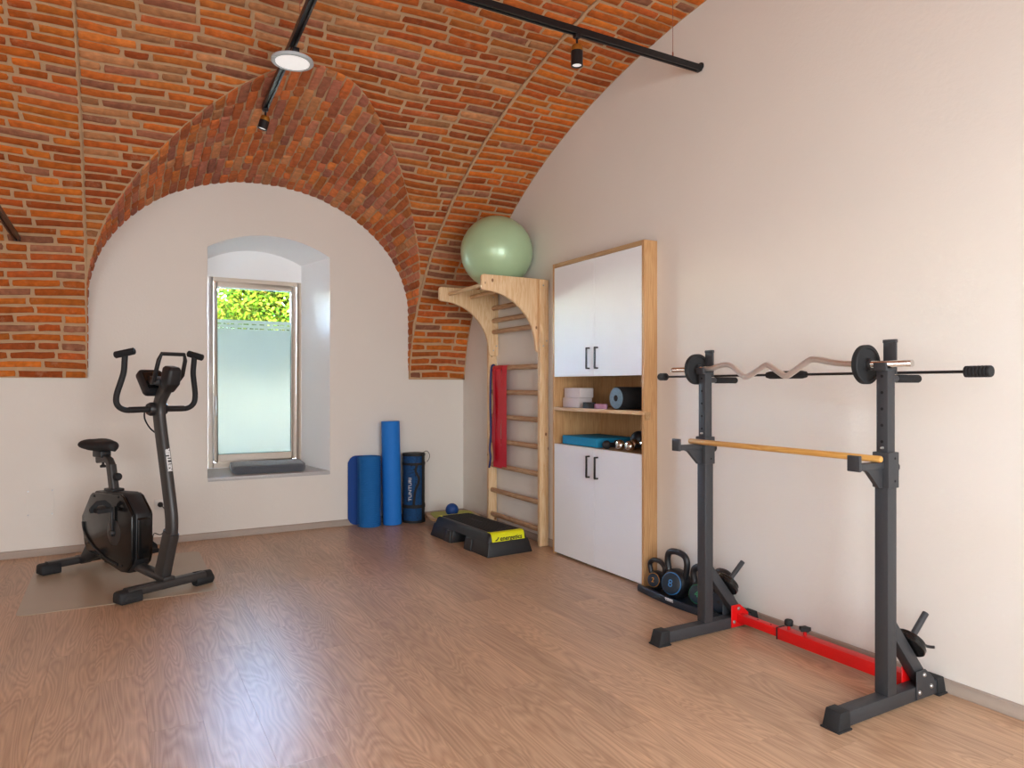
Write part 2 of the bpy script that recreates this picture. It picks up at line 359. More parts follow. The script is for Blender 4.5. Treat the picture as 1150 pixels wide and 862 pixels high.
def spline(pts, n=6):
    pts = [Vector(p) for p in pts]; out = []
    for i in range(len(pts) - 1):
        p0, p1, p2, p3 = pts[max(i - 1, 0)], pts[i], pts[i + 1], pts[min(i + 2, len(pts) - 1)]
        for k in range(n):
            t = k / n; out.append(.5 * ((2 * p1) + (p2 - p0) * t + (2 * p0 - 5 * p1 + 4 * p2 - p3) * t * t + (3 * p1 - p0 - 3 * p2 + p3) * t ** 3))
    return out + [pts[-1]]
def text(name, body, size, origin, ex, ey, m, parent, thick=.0006, local=False, sx=1, bold=0, shear=0):
    """flat lettering laid on a surface: ex = reading direction, ey = up"""
    c = bpy.data.curves.new(name, 'FONT'); c.body = body; c.size = size; c.extrude = thick; c.align_x = 'CENTER'; c.align_y = 'CENTER'; c.offset = bold; c.shear = shear
    to = bpy.data.objects.new(name, c); COL.objects.link(to); dg = bpy.context.evaluated_depsgraph_get()
    me = bpy.data.meshes.new_from_object(to.evaluated_get(dg)); bpy.data.objects.remove(to)
    ex, ey = Vector(ex).normalized(), Vector(ey).normalized(); ez = ex.cross(ey); me.materials.clear()
    inv = Matrix() if local else ROOT[parent].inverted()
    for v in me.vertices: v.co = inv @ (Vector(origin) + ex * v.co.x * sx + ey * v.co.y + ez * v.co.z)
    return link_mesh(name, me, m, parent)

# ------------------------------------------------------------------ the room shell
XR, YB, XL, YF = 2.955, 6.18, -3.40, -1.29
XA, XB = -.185, 2.385                       # seams between the vault web and the arch bands
YC, EA, ZS, EB = 2.43, 3.735, 1.2, 2.3       # ellipse of the barrel vault
Z0 = 1.31
LX, LA, LZ, LB, LK = 1.10, 1.288, 1.9, 1.06, .126   # lunette over the window
phi0 = math.asin((Z0 - ZS) / EB)
TAB = [(0, phi0)]
ph = phi0
while ph < R(150):
    d = .002; TAB.append((TAB[-1][0] + d * math.hypot(EA * math.sin(ph), EB * math.cos(ph)), ph + d)); ph += d
def phi_at(s):
    lo, hi = 0, len(TAB) - 1
    while hi - lo > 1:
        m = (lo + hi) // 2
        if TAB[m][0] <= s: lo = m
        else: hi = m
    (s0, p0), (s1, p1) = TAB[lo], TAB[hi]
    return p0 + (p1 - p0) * (s - s0) / (s1 - s0)
def main_pt(x, s, off=0):
    p = phi_at(s); n = Vector((0, -math.cos(p) / EA, -math.sin(p) / EB)).normalized()
    return Vector((x, YC + EA * math.cos(p), ZS + EB * math.sin(p))) + n * off
def main_z(y):
    q = 1 - ((y - YC) / EA) ** 2
    return ZS + EB * math.sqrt(q) if q > 0 else ZS
# lunette, arc parameter t from the left spring to the right one
LT = []
def _lt():
    pts = [(XA - .003, Z0 + i * .02) for i in range(int((LZ - Z0) / .02))]
    pts += [(LX - LA * math.cos(R(a)), LZ + LB * math.sin(R(a))) for a in range(0, 181)]
    pts += [(LX + LA, LZ - i * .02) for i in range(1, int((LZ - Z0) / .02) + 1)]
    s = 0
    for i, p in enumerate(pts):
        if i: s += math.hypot(p[0] - pts[i - 1][0], p[1] - pts[i - 1][1])
        LT.append((s, p[0], p[1]))
_lt(); LTOT = LT[-1][0]
def lun_xz(t):
    t = min(max(t, 0), LTOT); lo, hi = 0, len(LT) - 1
    while hi - lo > 1:
        m = (lo + hi) // 2
        if LT[m][0] <= t: lo = m
        else: hi = m
    a, b = LT[lo], LT[hi]; k = (t - a[0]) / max(1e-9, b[0] - a[0])
    return a[1] + (b[1] - a[1]) * k, a[2] + (b[2] - a[2]) * k
def lun_raw(t, y):
    x, z = lun_xz(t)
    if z > LZ: z = LZ + (z - LZ) * (LB + LK * (YB - y)) / LB
    return Vector((x, y, z))
def lun_pt(t, y, off=0):
    p = lun_raw(t, y)
    if off:
        a = lun_raw(t + .01, y) - lun_raw(t - .01, y); b = lun_raw(t, y + .01) - lun_raw(t, y - .01); n = a.cross(b).normalized()
        if n.dot(Vector((LX, 5.4, 1.4)) - p) < 0: n = -n
        p = p + n * off
    return p
def groin_y(t):
    lo, hi = YC, YB + .02
    for _ in range(40):
        m = (lo + hi) / 2
        if lun_raw(t, m).z - main_z(m) > 0: hi = m
        else: lo = m
    return min(hi, YB)
def lun_half(s):    # half width of the lunette opening in the web at arc position s
    p = main_pt(0, s); q = (p.z - LZ) / (LB + LK * (YB - p.y))
    if q <= 0: return LA
    return 0 if q >= 1 else LA * math.sqrt(1 - q * q)

S_END = next(s for s, p in TAB if YC + EA * math.cos(p) < 2.25)
# wall_back with the arched window niche
NX0, NX1, NZ0, NZS, NZC = .65, 1.65, .493, 2.383, 2.522
BX0, BX1, BZS, BZC, YN = .70, 1.50, 2.36, 2.46, 6.62
def arc(x, x0, x1, zs, zc):
    c = (x1 - x0) / 2; h = zc - zs; r = (c * c + h * h) / (2 * h); return zc - r + math.sqrt(max(0, r * r - (x - (x0 + x1) / 2) ** 2))
NA = 20
fx = [NX0 + (NX1 - NX0) * i / NA for i in range(NA + 1)]; bx = [BX0 + (BX1 - BX0) * i / NA for i in range(NA + 1)]
b = MB(); ZT = 3.62
def quad(b, *p): b.add(p, [tuple(range(len(p)))])
quad(b, (XL, YB, 0), (NX0, YB, 0), (NX0, YB, ZT), (XL, YB, ZT)); quad(b, (NX1, YB, 0), (XR, YB, 0), (XR, YB, ZT), (NX1, YB, ZT))
quad(b, (NX0, YB, 0), (NX1, YB, 0), (NX1, YB, NZ0), (NX0, YB, NZ0))
for i in range(NA):
    za, zb = arc(fx[i], NX0, NX1, NZS, NZC), arc(fx[i + 1], NX0, NX1, NZS, NZC)
    quad(b, (fx[i], YB, za), (fx[i + 1], YB, zb), (fx[i + 1], YB, ZT), (fx[i], YB, ZT))
wall_back = props(b.build('wall_back', 'plaster', smooth=0), kind='structure')
b = MB()
for i in range(NA):
    za, zb = arc(fx[i], NX0, NX1, NZS, NZC), arc(fx[i + 1], NX0, NX1, NZS, NZC); ya, yb_ = arc(bx[i], BX0, BX1, BZS, BZC), arc(bx[i + 1], BX0, BX1, BZS, BZC)
    quad(b, (fx[i], YB, za), (fx[i + 1], YB, zb), (bx[i + 1], YN, yb_), (bx[i], YN, ya))
    quad(b, (bx[i], YN, ya), (bx[i + 1], YN, yb_), (bx[i + 1], YN, 2.205), (bx[i], YN, 2.205))
quad(b, (NX0, YB, NZ0), (NX0, YB, NZS), (BX0, YN, BZS), (BX0, YN, NZ0)); quad(b, (NX1, YB, NZ0), (NX1, YB, NZS), (BX1, YN, BZS), (BX1, YN, NZ0))
quad(b, (NX0, YB, NZ0), (NX1, YB, NZ0), (BX1, YN, NZ0), (BX0, YN, NZ0)); quad(b, (BX0, YN, NZ0), (BX1, YN, NZ0), (BX1, YN, .53), (BX0, YN, .53))
b.build('niche_reveal', 'reveal', wall_back, smooth=30)
# wall_right with the recess that holds the cabinet
CY0, CY1, CZT = 3.366, 4.413, 2.161
b = MB()
quad(b, (XR, YF, 0), (XR, CY0, 0), (XR, CY0, ZT), (XR, YF, ZT)); quad(b, (XR, CY1, 0), (XR, YB, 0), (XR, YB, ZT), (XR, CY1, ZT)); quad(b, (XR, CY0, CZT), (XR, CY1, CZT), (XR, CY1, ZT), (XR, CY0, ZT))
XN = XR + .34
for p in (((XR, CY0, 0), (XN, CY0, 0), (XN, CY0, CZT), (XR, CY0, CZT)), ((XR, CY1, 0), (XN, CY1, 0), (XN, CY1, CZT), (XR, CY1, CZT)), ((XN, CY0, 0), (XN, CY1, 0), (XN, CY1, CZT), (XN, CY0, CZT)), ((XR, CY0, CZT), (XR, CY1, CZT), (XN, CY1, CZT), (XN, CY0, CZT))): quad(b, *p)
wall_right = props(b.build('wall_right', 'plaster', smooth=0), kind='structure')
# walls behind the viewer, with front openings closed by the added panels
def wall_holes(name, axis, at, lo, hi, holes):
    b = MB(); cur = lo
    def q(a0, a1, z0, z1):
        if axis == 'y': quad(b, (a0, at, z0), (a1, at, z0), (a1, at, z1), (a0, at, z1))
        else: quad(b, (at, a0, z0), (at, a1, z0), (at, a1, z1), (at, a0, z1))
    for a0, a1, z0, z1 in holes:
        q(cur, a0, 0, ZT); q(a0, a1, z1, ZT)
        if z0 > 0: q(a0, a1, 0, z0)
        cur = a1
    q(cur, hi, 0, ZT)
    return props(b.build(name, 'plaster', smooth=0), kind='structure')
wall_holes('wall_front', 'y', YF, XL, XR, [(-2.85, -.95, .4, 2.6), (.15, 2.05, .4, 2.6)])
wall_holes('wall_left', 'x', XL, YF, YB, [])
for wn, (wx0, wx1) in (('sky_block_panel_1', (-2.85, -.95)), ('sky_block_panel_2', (.15, 2.05))):   # added white panels that keep sky light out of the unseen front openings
    b = MB(); b.box((wx0, YF - .03, .4), (wx1, YF - .004, 2.6)); props(b.build(wn, 'reveal', smooth=0), kind='structure')

# floor and its planks
b = MB(); quad(b, (XL, YF, -.004), (XN, YF, -.004), (XN, YB, -.004), (XL, YB, -.004))
floor = props(b.build('floor', 'seam', smooth=0), kind='structure')
rp = random.Random(5)
PW, PL, GAP = .182, 1.22, .0004
b_rest = MB(); x = XR - 40 * PW + .06; planks = []
while x < XR - .005:
    y = YF - rp.random() * PL
    while y < YB:
        x0, x1, y0, y1 = max(x, XL), min(x + PW, XR), max(y, YF), min(y + PL, YB)
        if x1 - x0 > .01 and y1 - y0 > .02:
            cx, cy = (x0 + x1) / 2, (y0 + y1) / 2
            b = b_rest if (x1 < -1.9 or y1 < .4) else MB()
            b.box((x0 + GAP, y0 + GAP, -.004), (x1 - GAP, y1 - GAP, 0))
            if b is not b_rest: planks.append(b.build('plank', 'plank', floor, smooth=0))
        y += PL
    x += PW
b_rest.build('plank_remainder', 'plank', floor, smooth=0, kind='stuff')
# baseboards
def baseboard(name, segs):
    b = MB()
    for p0, p1, n in segs:
        p0, p1, n = Vector(p0), Vector(p1), Vector(n); t = .013
        a0, a1 = p0 + n * t, p1 + n * t; up = Vector((0, 0, .056)); up2 = Vector((0, 0, .052))
        b.hexa([p0, p1, a1, a0, p0 + up, p1 + up, a1 + up2, a0 + up2])
    return props(b.build(name, 'baseboard', bevel=.0015, seg=1), kind='structure')
baseboard('baseboard_back', [((XL, YB - .0005, 0), (XR - .014, YB - .0005, 0), (0, -1, 0))])
baseboard('baseboard_right', [((XR - .0005, YF, 0), (XR - .0005, CY0 - .003, 0), (-1, 0, 0)), ((XR - .0005, CY1 + .003, 0), (XR - .0005, YB, 0), (-1, 0, 0))])

# ------------------------------------------------------------------ brick vault
rb = random.Random(21)
PAL = {'web': [(190, 100, 42), (180, 90, 36), (164, 78, 36), (196, 112, 50), (172, 88, 48), (158, 98, 72), (180, 122, 80)],
       'band': [(196, 102, 36), (188, 94, 34), (172, 82, 34), (200, 110, 40), (180, 88, 40), (162, 104, 76), (188, 98, 40)],
       'lunette': [(204, 114, 62), (196, 104, 54), (188, 108, 74), (208, 122, 60), (190, 118, 88), (180, 110, 86), (206, 138, 90)]}  # lunette tones are pinker, and lightened to stand in for bounced light
def brick_geo(quadpts, fn, h, r):
    """quadpts: 4 corners in surface parameters; fn(a, b, off) -> point"""
    c = Vector((sum(p[0] for p in quadpts) / 4, sum(p[1] for p in quadpts) / 4)); out = []
    q = [Vector(p) for p in quadpts]
    for i in range(4):
        a, b_ = q[i], q[(i + 1) % 4]; e = b_ - a; L = e.length; d = e / max(L, 1e-6); nrm = Vector((-d.y, d.x))
        if L > .1: ts = [min(.2, .006 / L), .33 + r.uniform(-.06, .06), .68 + r.uniform(-.06, .06)]
        elif L > .02: ts = [min(.35, .005 / L), .62]
        else: ts = [.2]
        for t in ts: out.append(a + e * t + nrm * r.uniform(-.0005, .0065) + d * r.uniform(-.004, .004))
    def shrink(p, k):
        v = c - p; L = v.length
        ax = Vector((k if v.x > 0 else -k, k if v.y > 0 else -k))
        ax.x = max(-abs(v.x) * .5, min(abs(v.x) * .5, ax.x)); ax.y = max(-abs(v.y) * .5, min(abs(v.y) * .5, ax.y))
        return p + ax
    n = len(out)
    vs = [fn(p.x, p.y, -.004) for p in out] + [fn(*shrink(p, .0015), h) for p in out] + [fn(*shrink(p, .007), h + .0028) for p in out]
    fs = []
    for k in (0, n): fs += [(k + i, k + (i + 1) % n, k + n + (i + 1) % n, k + n + i) for i in range(n)]
    fs.append(tuple(range(2 * n, 3 * n)))
    return vs, fs
def pick(kind, r):
    p = PAL[kind]; c = p[min(len(p) - 1, int(r.random() ** 1.15 * len(p)))]; k = r.uniform(.86, 1.1)
    return lin([min(255, x * k * .96) for x in c])
def brick_area(vs):
    n = len(vs) // 3; P = [px(v) for v in vs[n:2 * n]]
    cx = sum(p[0] for p in P) / n; cy = sum(p[1] for p in P) / n
    if not (-25 < cx < 1175 and -25 < cy < 887): return 0
    return abs(sum(P[i][0] * P[(i + 1) % n][1] - P[(i + 1) % n][0] * P[i][1] for i in range(n))) / 2
def lay(parent, bricks):
    def mesh(name, vs, fs, cols):
        me = bpy.data.meshes.new(name); me.from_pydata([tuple(v) for v in vs], [], fs)
        bm = bmesh.new(); bm.from_mesh(me); bmesh.ops.recalc_face_normals(bm, faces=bm.faces); bm.to_mesh(me); bm.free()
        at = me.color_attributes.new('Col', 'FLOAT_COLOR', 'POINT'); at.data.foreach_set('color', [x for c in cols for x in c])
        me.polygons.foreach_set('use_smooth', [True] * len(me.polygons)); me.set_sharp_from_angle(angle=R(62))
        return me
    bricks.sort(key=lambda q: -brick_area(q[0]))
    big = [q for q in bricks[:300] if brick_area(q[0]) > 0]; rest = bricks[len(big):]
    for vs, fs, c in big: link_mesh('brick', mesh('brick', vs, fs, [c] * len(vs)), 'brick', parent)
    if rest:
        V, F, Cc = [], [], []
        for vs, fs, c in rest:
            k = len(V); V += vs; F += [tuple(i + k for i in f) for f in fs]; Cc += [c] * len(vs)
        props(link_mesh('brick_remainder', mesh('brick_remainder', V, F, Cc), 'brick', parent), kind='stuff')
def grid(rows, name, m):
    b = MB()
    for i in range(len(rows) - 1):
        for j in range(len(rows[i]) - 1):
            b.add([rows[i][j], rows[i][j + 1], rows[i + 1][j + 1], rows[i + 1][j]], [(0, 1, 2, 3)])
    return b
def rough_s(x, s): return .009 * math.sin(3.1 * x + 2.3 * s) + .006 * math.sin(7.7 * x - 3.1 * s)
PITCH, JT = .0675, .0135
def course_bricks(kind, lo_fn, hi_fn, s0, s1, off, parent_list, r, phase):
    """one horizontal course between x = lo_fn(s) and hi_fn(s)"""
    fn = lambda x, s, o: main_pt(x, max(.001, s + rough_s(x, s)), off + o)
    sm = (s0 + s1) / 2; xlo, xhi = lo_fn(sm), hi_fn(sm)
    if xhi - xlo < .05: return
    cuts = [xlo]; first = r.choice([.12, .2, .28]) if phase else .28
    xx = xlo + first + r.uniform(-.02, .02)
    while xx < xhi - .07:
        cuts.append(xx); xx += (r.uniform(.26, .31) if r.random() < .78 else r.uniform(.12, .16))
    cuts.append(xhi)
    a, b_ = s0 + JT / 2 + r.uniform(-.001, .001), s1 - JT / 2 + r.uniform(-.001, .001)
    for i in range(len(cuts) - 1):
        l0, r0 = cuts[i] + JT / 2, cuts[i + 1] - JT / 2
        la = lb = l0; ra = rb_ = r0
        if i == 0: la, lb = lo_fn(a) + JT / 3, lo_fn(b_) + JT / 3
        if i == len(cuts) - 2: ra, rb_ = hi_fn(a) - JT / 2, hi_fn(b_) - JT / 2
        if ra - la < .012 or rb_ - lb < .012: 
            if max(ra - la, rb_ - lb) < .03: continue
            if ra - la < .012: ra = la + .012
            if rb_ - lb < .012: rb_ = lb + .012
        da, db = r.uniform(-.003, .003), r.uniform(-.003, .003)
        vs, fs = brick_geo([(la, a + da), (ra, a + db), (rb_, b_ + db), (lb, b_ + da)], fn, r.uniform(.003, .009), r)
        parent_list.append((vs, fs, pick(kind, r)))

# web between the bands
s_apex = next(q / 1000 for q in range(int(S_END * 1000)) if lun_half(q / 1000) <= 0)
ss = sorted([S_END * i / 80 for i in range(81)] + [s_apex - .12 * (i / 30) ** 2 for i in range(31)] + [s_apex + .0005]); NS = len(ss) - 1
web_rows_l = []; web_rows_r = []
for s in ss:
    h = lun_half(s); xl, xr = LX - h, LX + h
    xl, xr = max(XA, xl), min(XB, xr)
    web_rows_l.append([main_pt(XA + (xl - XA) * j / 10, s) for j in range(11)])
    web_rows_r.append([main_pt(xr + (XB - xr) * j / 10, s) for j in range(11)])
b = grid(web_rows_l, '', ''); b2 = grid(web_rows_r, '', ''); b.add(b2.v, b2.f)
ceiling = props(b.build('ceiling', 'mortar', smooth=60), kind='structure'); ROOT[ceiling] = Matrix()
web = []; k = 0; s = .0
while s + PITCH < S_END:
    k += 1; sm = s + PITCH / 2; h = lun_half(sm)
    if h <= 0: course_bricks('web', lambda q: XA, lambda q: XB, s, s + PITCH, 0, web, rb, k % 2)
    else:
        course_bricks('web', lambda q: XA, lambda q: max(XA, LX - lun_half(q)), s, s + PITCH, 0, web, rb, k % 2)
        course_bricks('web', lambda q: min(XB, LX + lun_half(q)), lambda q: XB, s, s + PITCH, 0, web, rb, k % 2)
    s += PITCH
lay(ceiling, web)
# arch bands: they stand a little proud of the web
def band(name, x0, x1, off, seed):
    r = random.Random(seed); rows = [[main_pt(x0 + (x1 - x0) * j / 6, s, off) for j in range(7)] for s in ss]
    b = grid(rows, '', '')
    for i in range(NS):                              # side face towards the web
        xs = x1 if x1 <= XA + .01 else x0
        quad(b, main_pt(xs, ss[i], off), main_pt(xs, ss[i + 1], off), main_pt(xs, ss[i + 1], -.01), main_pt(xs, ss[i], -.01))
    quad(b, main_pt(x0, 0, off), main_pt(x1, 0, off), main_pt(x1, 0, -.03), main_pt(x0, 0, -.03))
    o = props(b.build(name, 'mortar', smooth=40), kind='structure')
    L = []; k = 0; s = 0
    while s + PITCH < S_END:
        k += 1; course_bricks('band', lambda q: x0, lambda q: x1, s, s + PITCH, off, L, r, k % 2); s += PITCH
    lay(o, L); return o
band('ceiling_arch_1', -1.05, XA, .018, 3)
band('ceiling_arch_2', XB, XR, .014, 4)
# mortar ridge along the right seam
for xs, nm in ((XB, 'ceiling_seam_1'),):
    b = MB(); r = random.Random(9)
    pts = [main_pt(xs + (r.uniform(-.004, .004)), S_END * i / 90, .012 + r.uniform(-.003, .003)) for i in range(8, 91)]
    b.tube(pts, .013 if xs == XB else .008, 6, scale=[r.uniform(.6, 1.15) for _ in pts], up=(1, 0, 0))
    props(b.build(nm, 'mortar', smooth=80), kind='structure')
# lunette vault
rows = []
NTL = 110
for i in range(NTL + 1):
    t = LTOT * i / NTL; yg = groin_y(t); rows.append([lun_pt(t, YB + .004 + (yg - YB - .004) * j / 10) for j in range(11)])
b = grid(rows, '', '')
lunette = props(b.build('ceiling_lunette', 'mortar', smooth=60), kind='structure')
L = []; r = random.Random(31); nrow = int(LTOT / .066); tp = LTOT / nrow
for i in range(nrow):
    t0, t1 = i * tp, (i + 1) * tp; a, b_ = t0 + JT / 2, t1 - JT / 2; tm = (t0 + t1) / 2
    ya, yb_ = groin_y(a), groin_y(b_); ym = groin_y(tm)
    if YB - ym < .03: continue
    cuts = [YB - .002]; yy = YB - r.choice([.09, .15, .24]) - r.uniform(0, .03)
    while yy > ym + .06: cuts.append(yy); yy -= (r.uniform(.24, .29) if r.random() < .62 else r.uniform(.12, .16))
    cuts.append(ym)
    for j in range(len(cuts) - 1):
        h0, l0 = cuts[j] - (JT / 2 if j else 0), cuts[j + 1] + JT / 2
        la = lb = l0
        if j == len(cuts) - 2: la, lb = ya + JT * .25, yb_ + JT * .25
        if h0 - la < .015 and h0 - lb < .015: continue
        la, lb = min(la, h0 - .012), min(lb, h0 - .012)
        da = r.uniform(-.003, .003)
        vs, fs = brick_geo([(a + da, la), (a + da, h0), (b_ + da, h0), (b_ + da, lb)], lambda t, y, o: lun_pt(t, y, o), r.uniform(.003, .009), r)
        L.append((vs, fs, pick('lunette', r)))
lay(lunette, L)
# the rest of the vault, over and behind the viewer: brick pattern carried by the material
def far_vault(name, x0, x1, sA, sB):
    n = 60; me = bpy.data.meshes.new(name); V, F, UV = [], [], []
    for i in range(n + 1):
        s = sA + (sB - sA) * i / n
        for xx in (x0, x1): V.append(tuple(main_pt(xx, s))); UV.append((xx, s))
    for i in range(n): F.append((2 * i, 2 * i + 1, 2 * i + 3, 2 * i + 2))
    me.from_pydata(V, [], F); uvl = me.uv_layers.new(name='UVMap')
    for lp in me.loops: uvl.data[lp.index].uv = UV[lp.vertex_index]
    return props(link_mesh(name, me, 'farbrick'), kind='structure')
S_ALL = next(s for s, p in TAB if p > math.pi - phi0 - .02) if TAB[-1][1] > math.pi - phi0 else TAB[-1][0]
far_vault('ceiling_far_1', -1.05, XR, S_END, S_ALL)
far_vault('ceiling_far_2', XL, -1.05, 0, S_ALL)
b = MB(); b.box((XL - .02, YF - .02, 3.62), (XR + .02, YN + .3, 3.80)); props(b.build('ceiling_light_shield', 'plaster', smooth=0), kind='structure')  # unseen slab added over the vault to stop sky light leaking in

# ------------------------------------------------------------------ window
win = thing('window_1', None, None, (1.10, YN, .52), kind='structure')
YW = YN + .001
b = MB()
for lo, hi in (((.67, YW, .50), (.742, YW + .07, 2.25)), ((1.458, YW, .50), (1.53, YW + .07, 2.25)), ((.742, YW, 2.168), (1.458, YW + .07, 2.25)), ((.742, YW, .50), (1.458, YW + .07, .575))): b.box(lo, hi)
b.build('window_frame', 'upvc', win, bevel=.004)
b = MB(); S0 = YW - .016
for lo, hi in (((.748, S0, .581), (.775, S0 + .06, 2.162)), ((1.410, S0, .581), (1.452, S0 + .06, 2.162)), ((.775, S0, 2.118), (1.410, S0 + .06, 2.162)), ((.775, S0, .581), (1.410, S0 + .06, .645))): b.box(lo, hi)
sash = b.build('window_sash', 'upvc', win, bevel=.005)
b = MB()
for lo, hi in (((.775, S0 + .03, .645), (.779, S0 + .05, 2.118)), ((1.406, S0 + .03, .645), (1.410, S0 + .05, 2.118)), ((.779, S0 + .03, 2.114), (1.406, S0 + .05, 2.118)), ((.779, S0 + .03, .645), (1.406, S0 + .05, .649))): b.box(lo, hi)
b.build('glazing_gasket', mat('teal_gasket', (96, 150, 150), .5), sash)
b = MB(); b.box((.775, S0 + .036, .645), (1.41, S0 + .042, 2.118)); b.build('window_pane', 'glass', win, smooth=0)
b = MB(); fy0, fy1 = S0 + .0335, S0 + .0350
b.box((.779, fy0, .649), (1.406, fy1, 1.757)); r = random.Random(2)
for z0, z1 in ((1.757, 1.768), (1.797, 1.806)):
    x = .779
    while x < 1.40:
        g = r.uniform(.01, .05); x += g; wd = r.uniform(.006, .03); b.box((x, fy0, z0), (min(1.406, x + wd), fy1, z1)); x += wd
b.box((.779, fy0, 1.768), (1.406, fy1, 1.797)); b.box((.779, fy0, 1.806), (1.406, fy1, 1.838))
b.build('frosted_film', 'frost', win, smooth=0)
b = MB(); b.box((.754, S0 - .012, 1.05), (.770, S0, 1.16)); hp = b.build('window_handle', 'alu', win, bevel=.004)
b = MB(); b.bar((.762, S0 - .030, 1.125), (.762, S0 - .030, .985), .014, .012, (1, 0, 0)); b.box((.757, S0 - .034, 1.10), (.767, S0 - .010, 1.125)); b.build('lever', 'alu', hp, bevel=.003)
b = MB(); b.hexa([(NX0 + .002, YB - .012, .468), (NX1 - .002, YB - .012, .468), (BX1, YN, .495), (BX0, YN, .495), (NX0 + .002, YB - .012, .498), (NX1 - .002, YB - .012, .498), (BX1, YN + .01, .525), (BX0, YN + .01, .525)])
b.build('window_sill', 'stone', win, bevel=.002)
# cushion on the sill
cu = thing('sill_cushion', 'flat slate grey seat cushion lying on the window sill', 'cushion', (1.16, 6.36, .512))
b = MB(); T = Matrix.Translation((1.155, 6.365, .545)) @ Matrix.Rotation(R(-2), 4, 'Z') @ Matrix.Rotation(R(3.4), 4, 'X'); b.T = T
sec = rrect(.60, .30, .05, 5)
vs = []; prof = [(.97, -.030), (1.0, -.018), (1.01, 0), (1.0, .020), (.96, .031), (.8, .037), (.4, .040)]
for q, z in prof: vs += [(a * q, c * q, z) for a, c in sec]
n = len(sec); fs = [tuple(range(n))[::-1], tuple((len(prof) - 1) * n + i for i in range(n))]
for j in range(len(prof) - 1): fs += [(j * n + i, j * n + (i + 1) % n, (j + 1) * n + (i + 1) % n, (j + 1) * n + i) for i in range(n)]
b.add(vs, fs); b.build('cushion_body', 'cushion', cu, smooth=80)
b = MB(); b.T = T; b.tube([(a * .985, c * .985, .027) for a, c in sec], .0045, 8, closed=True); b.build('piping', 'cushion', cu)

# outside: lawn and trees
b = MB(); quad(b, (-60, 6.8, -.6), (70, 6.8, -.6), (70, 90, -.6), (-60, 90, -.6))
props(b.build('ground', 'grass', smooth=0), kind='structure')
def tree(name, label, loc, trunk_h, crown, n, leaf, cols, seed):
    r = random.Random(seed); t = thing(name, label, 'tree', loc, group=None)
    b = MB(); b.tube([(0, 0, 0), (.05, .02, trunk_h * .5), (0, .05, trunk_h)], .16, 10, scale=[1.2, .9, .7], up=(1, 0, 0)); b.build('trunk', 'bark', t, local=True)
    br = MB()
    V, F, Cc = [], [], []
    lobes = []
    for cx, cy, cz, rad in crown:
        br.tube([(0, .03, trunk_h * .8), (cx * .5, cy * .5, (trunk_h * .8 + cz) / 2 + .1), (cx, cy, cz)], .05, 6, scale=[1, .7, .3], up=(1, 0, 0)); lobes.append((Vector((cx, cy, cz)), rad))
    br.build('branches', 'bark', t, local=True)
    for _ in range(n):
        c, rad = r.choice(lobes); d = Vector((r.gauss(0, 1), r.gauss(0, 1), r.gauss(0, 1))).normalized(); p = c + d * rad * r.random() ** .45
        u = Vector((r.gauss(0, 1), r.gauss(0, 1), r.gauss(0, .7))).normalized(); v = u.orthogonal().normalized(); v = Matrix.Rotation(r.random() * 6.3, 3, u) @ v
        L = leaf * r.uniform(.7, 1.3); k = len(V); V += [tuple(p), tuple(p + u * L * .5 + v * L * .28), tuple(p + u * L), tuple(p + u * L * .5 - v * L * .28)]; F.append((k, k + 1, k + 2, k + 3))
        col = lin(tuple(x * r.uniform(.8, 1.15) for x in r.choice(cols))); Cc += [col] * 4
    me = bpy.data.meshes.new('foliage'); me.from_pydata(V, [], F); at = me.color_attributes.new('Col', 'FLOAT_COLOR', 'POINT'); at.data.foreach_set('color', [x for c in Cc for x in c])
    props(link_mesh('foliage', me, 'leaf', t), kind='stuff'); return t
GR = [(60, 72, 13), (50, 66, 13), (70, 75, 20), (34, 50, 11)]
tree('leafy_tree', 'dense yellow-green leafy tree filling the top right of the window', (2.75, 14.2, -.6), 2.9, [(0, 0, 3.4, 1.05), (-.75, .1, 3.15, .75), (.8, .2, 3.6, .9), (.1, .1, 4.3, .85), (-.5, .2, 2.6, .8), (.5, -.3, 2.7, .9), (-.35, 0, 3.9, .6)], 22000, .10, GR, 1)
tree('slender_tree', 'slender sparse tree against the sky at the left of the window pane', (1.72, 16.0, -.6), 4.2, [(0, 0, 3.9, .38), (.12, 0, 4.5, .3), (-.2, 0, 3.4, .4), (.25, 0, 3.3, .35)], 900, .09, [(42, 62, 18), (56, 72, 22)], 2)
tree('round_bush_tree', 'bright yellow-green rounded tree crown low behind the window', (2.35, 18.5, -.6), 2.2, [(0, 0, 3.0, 1.0), (-.7, 0, 2.9, .7), (.8, 0, 3.1, .8)], 9000, .11, GR, 3)

# ------------------------------------------------------------------ cabinet in the wall recess
XC = 2.85
cab = thing('storage_cabinet', 'tall oak cabinet with four white doors and an open shelf niche', 'cabinet', (XC + .2, (CY0 + CY1) / 2, 0))
G = .003; y0, y1 = CY0 + G, CY1 - G; XBK = XN - .006; TH = .022; ZB = CZT - G
for (ya, yb_) in ((y0, y0 + TH), (y1 - TH, y1)):
    b = MB(); b.box((XC + .001, ya, 0), (XBK, yb_, ZB)); b.build('side_panel', 'oak', cab, bevel=.001, seg=1)
b = MB(); b.box((XC + .001, y0 + TH, ZB - .03), (XBK, y1 - TH, ZB)); b.build('top_panel', 'oakedge', cab, bevel=.001, seg=1)
b = MB(); b.box((XBK - .008, y0 + TH, .03), (XBK, y1 - TH, ZB - .03)); b.build('back_panel', 'oak', cab)
for z in (1.318, .800):
    b = MB(); b.box((XC + .022, y0 + TH, z), (XBK - .008, y1 - TH, z + .020)); b.build('divider_board', 'oakedge', cab)
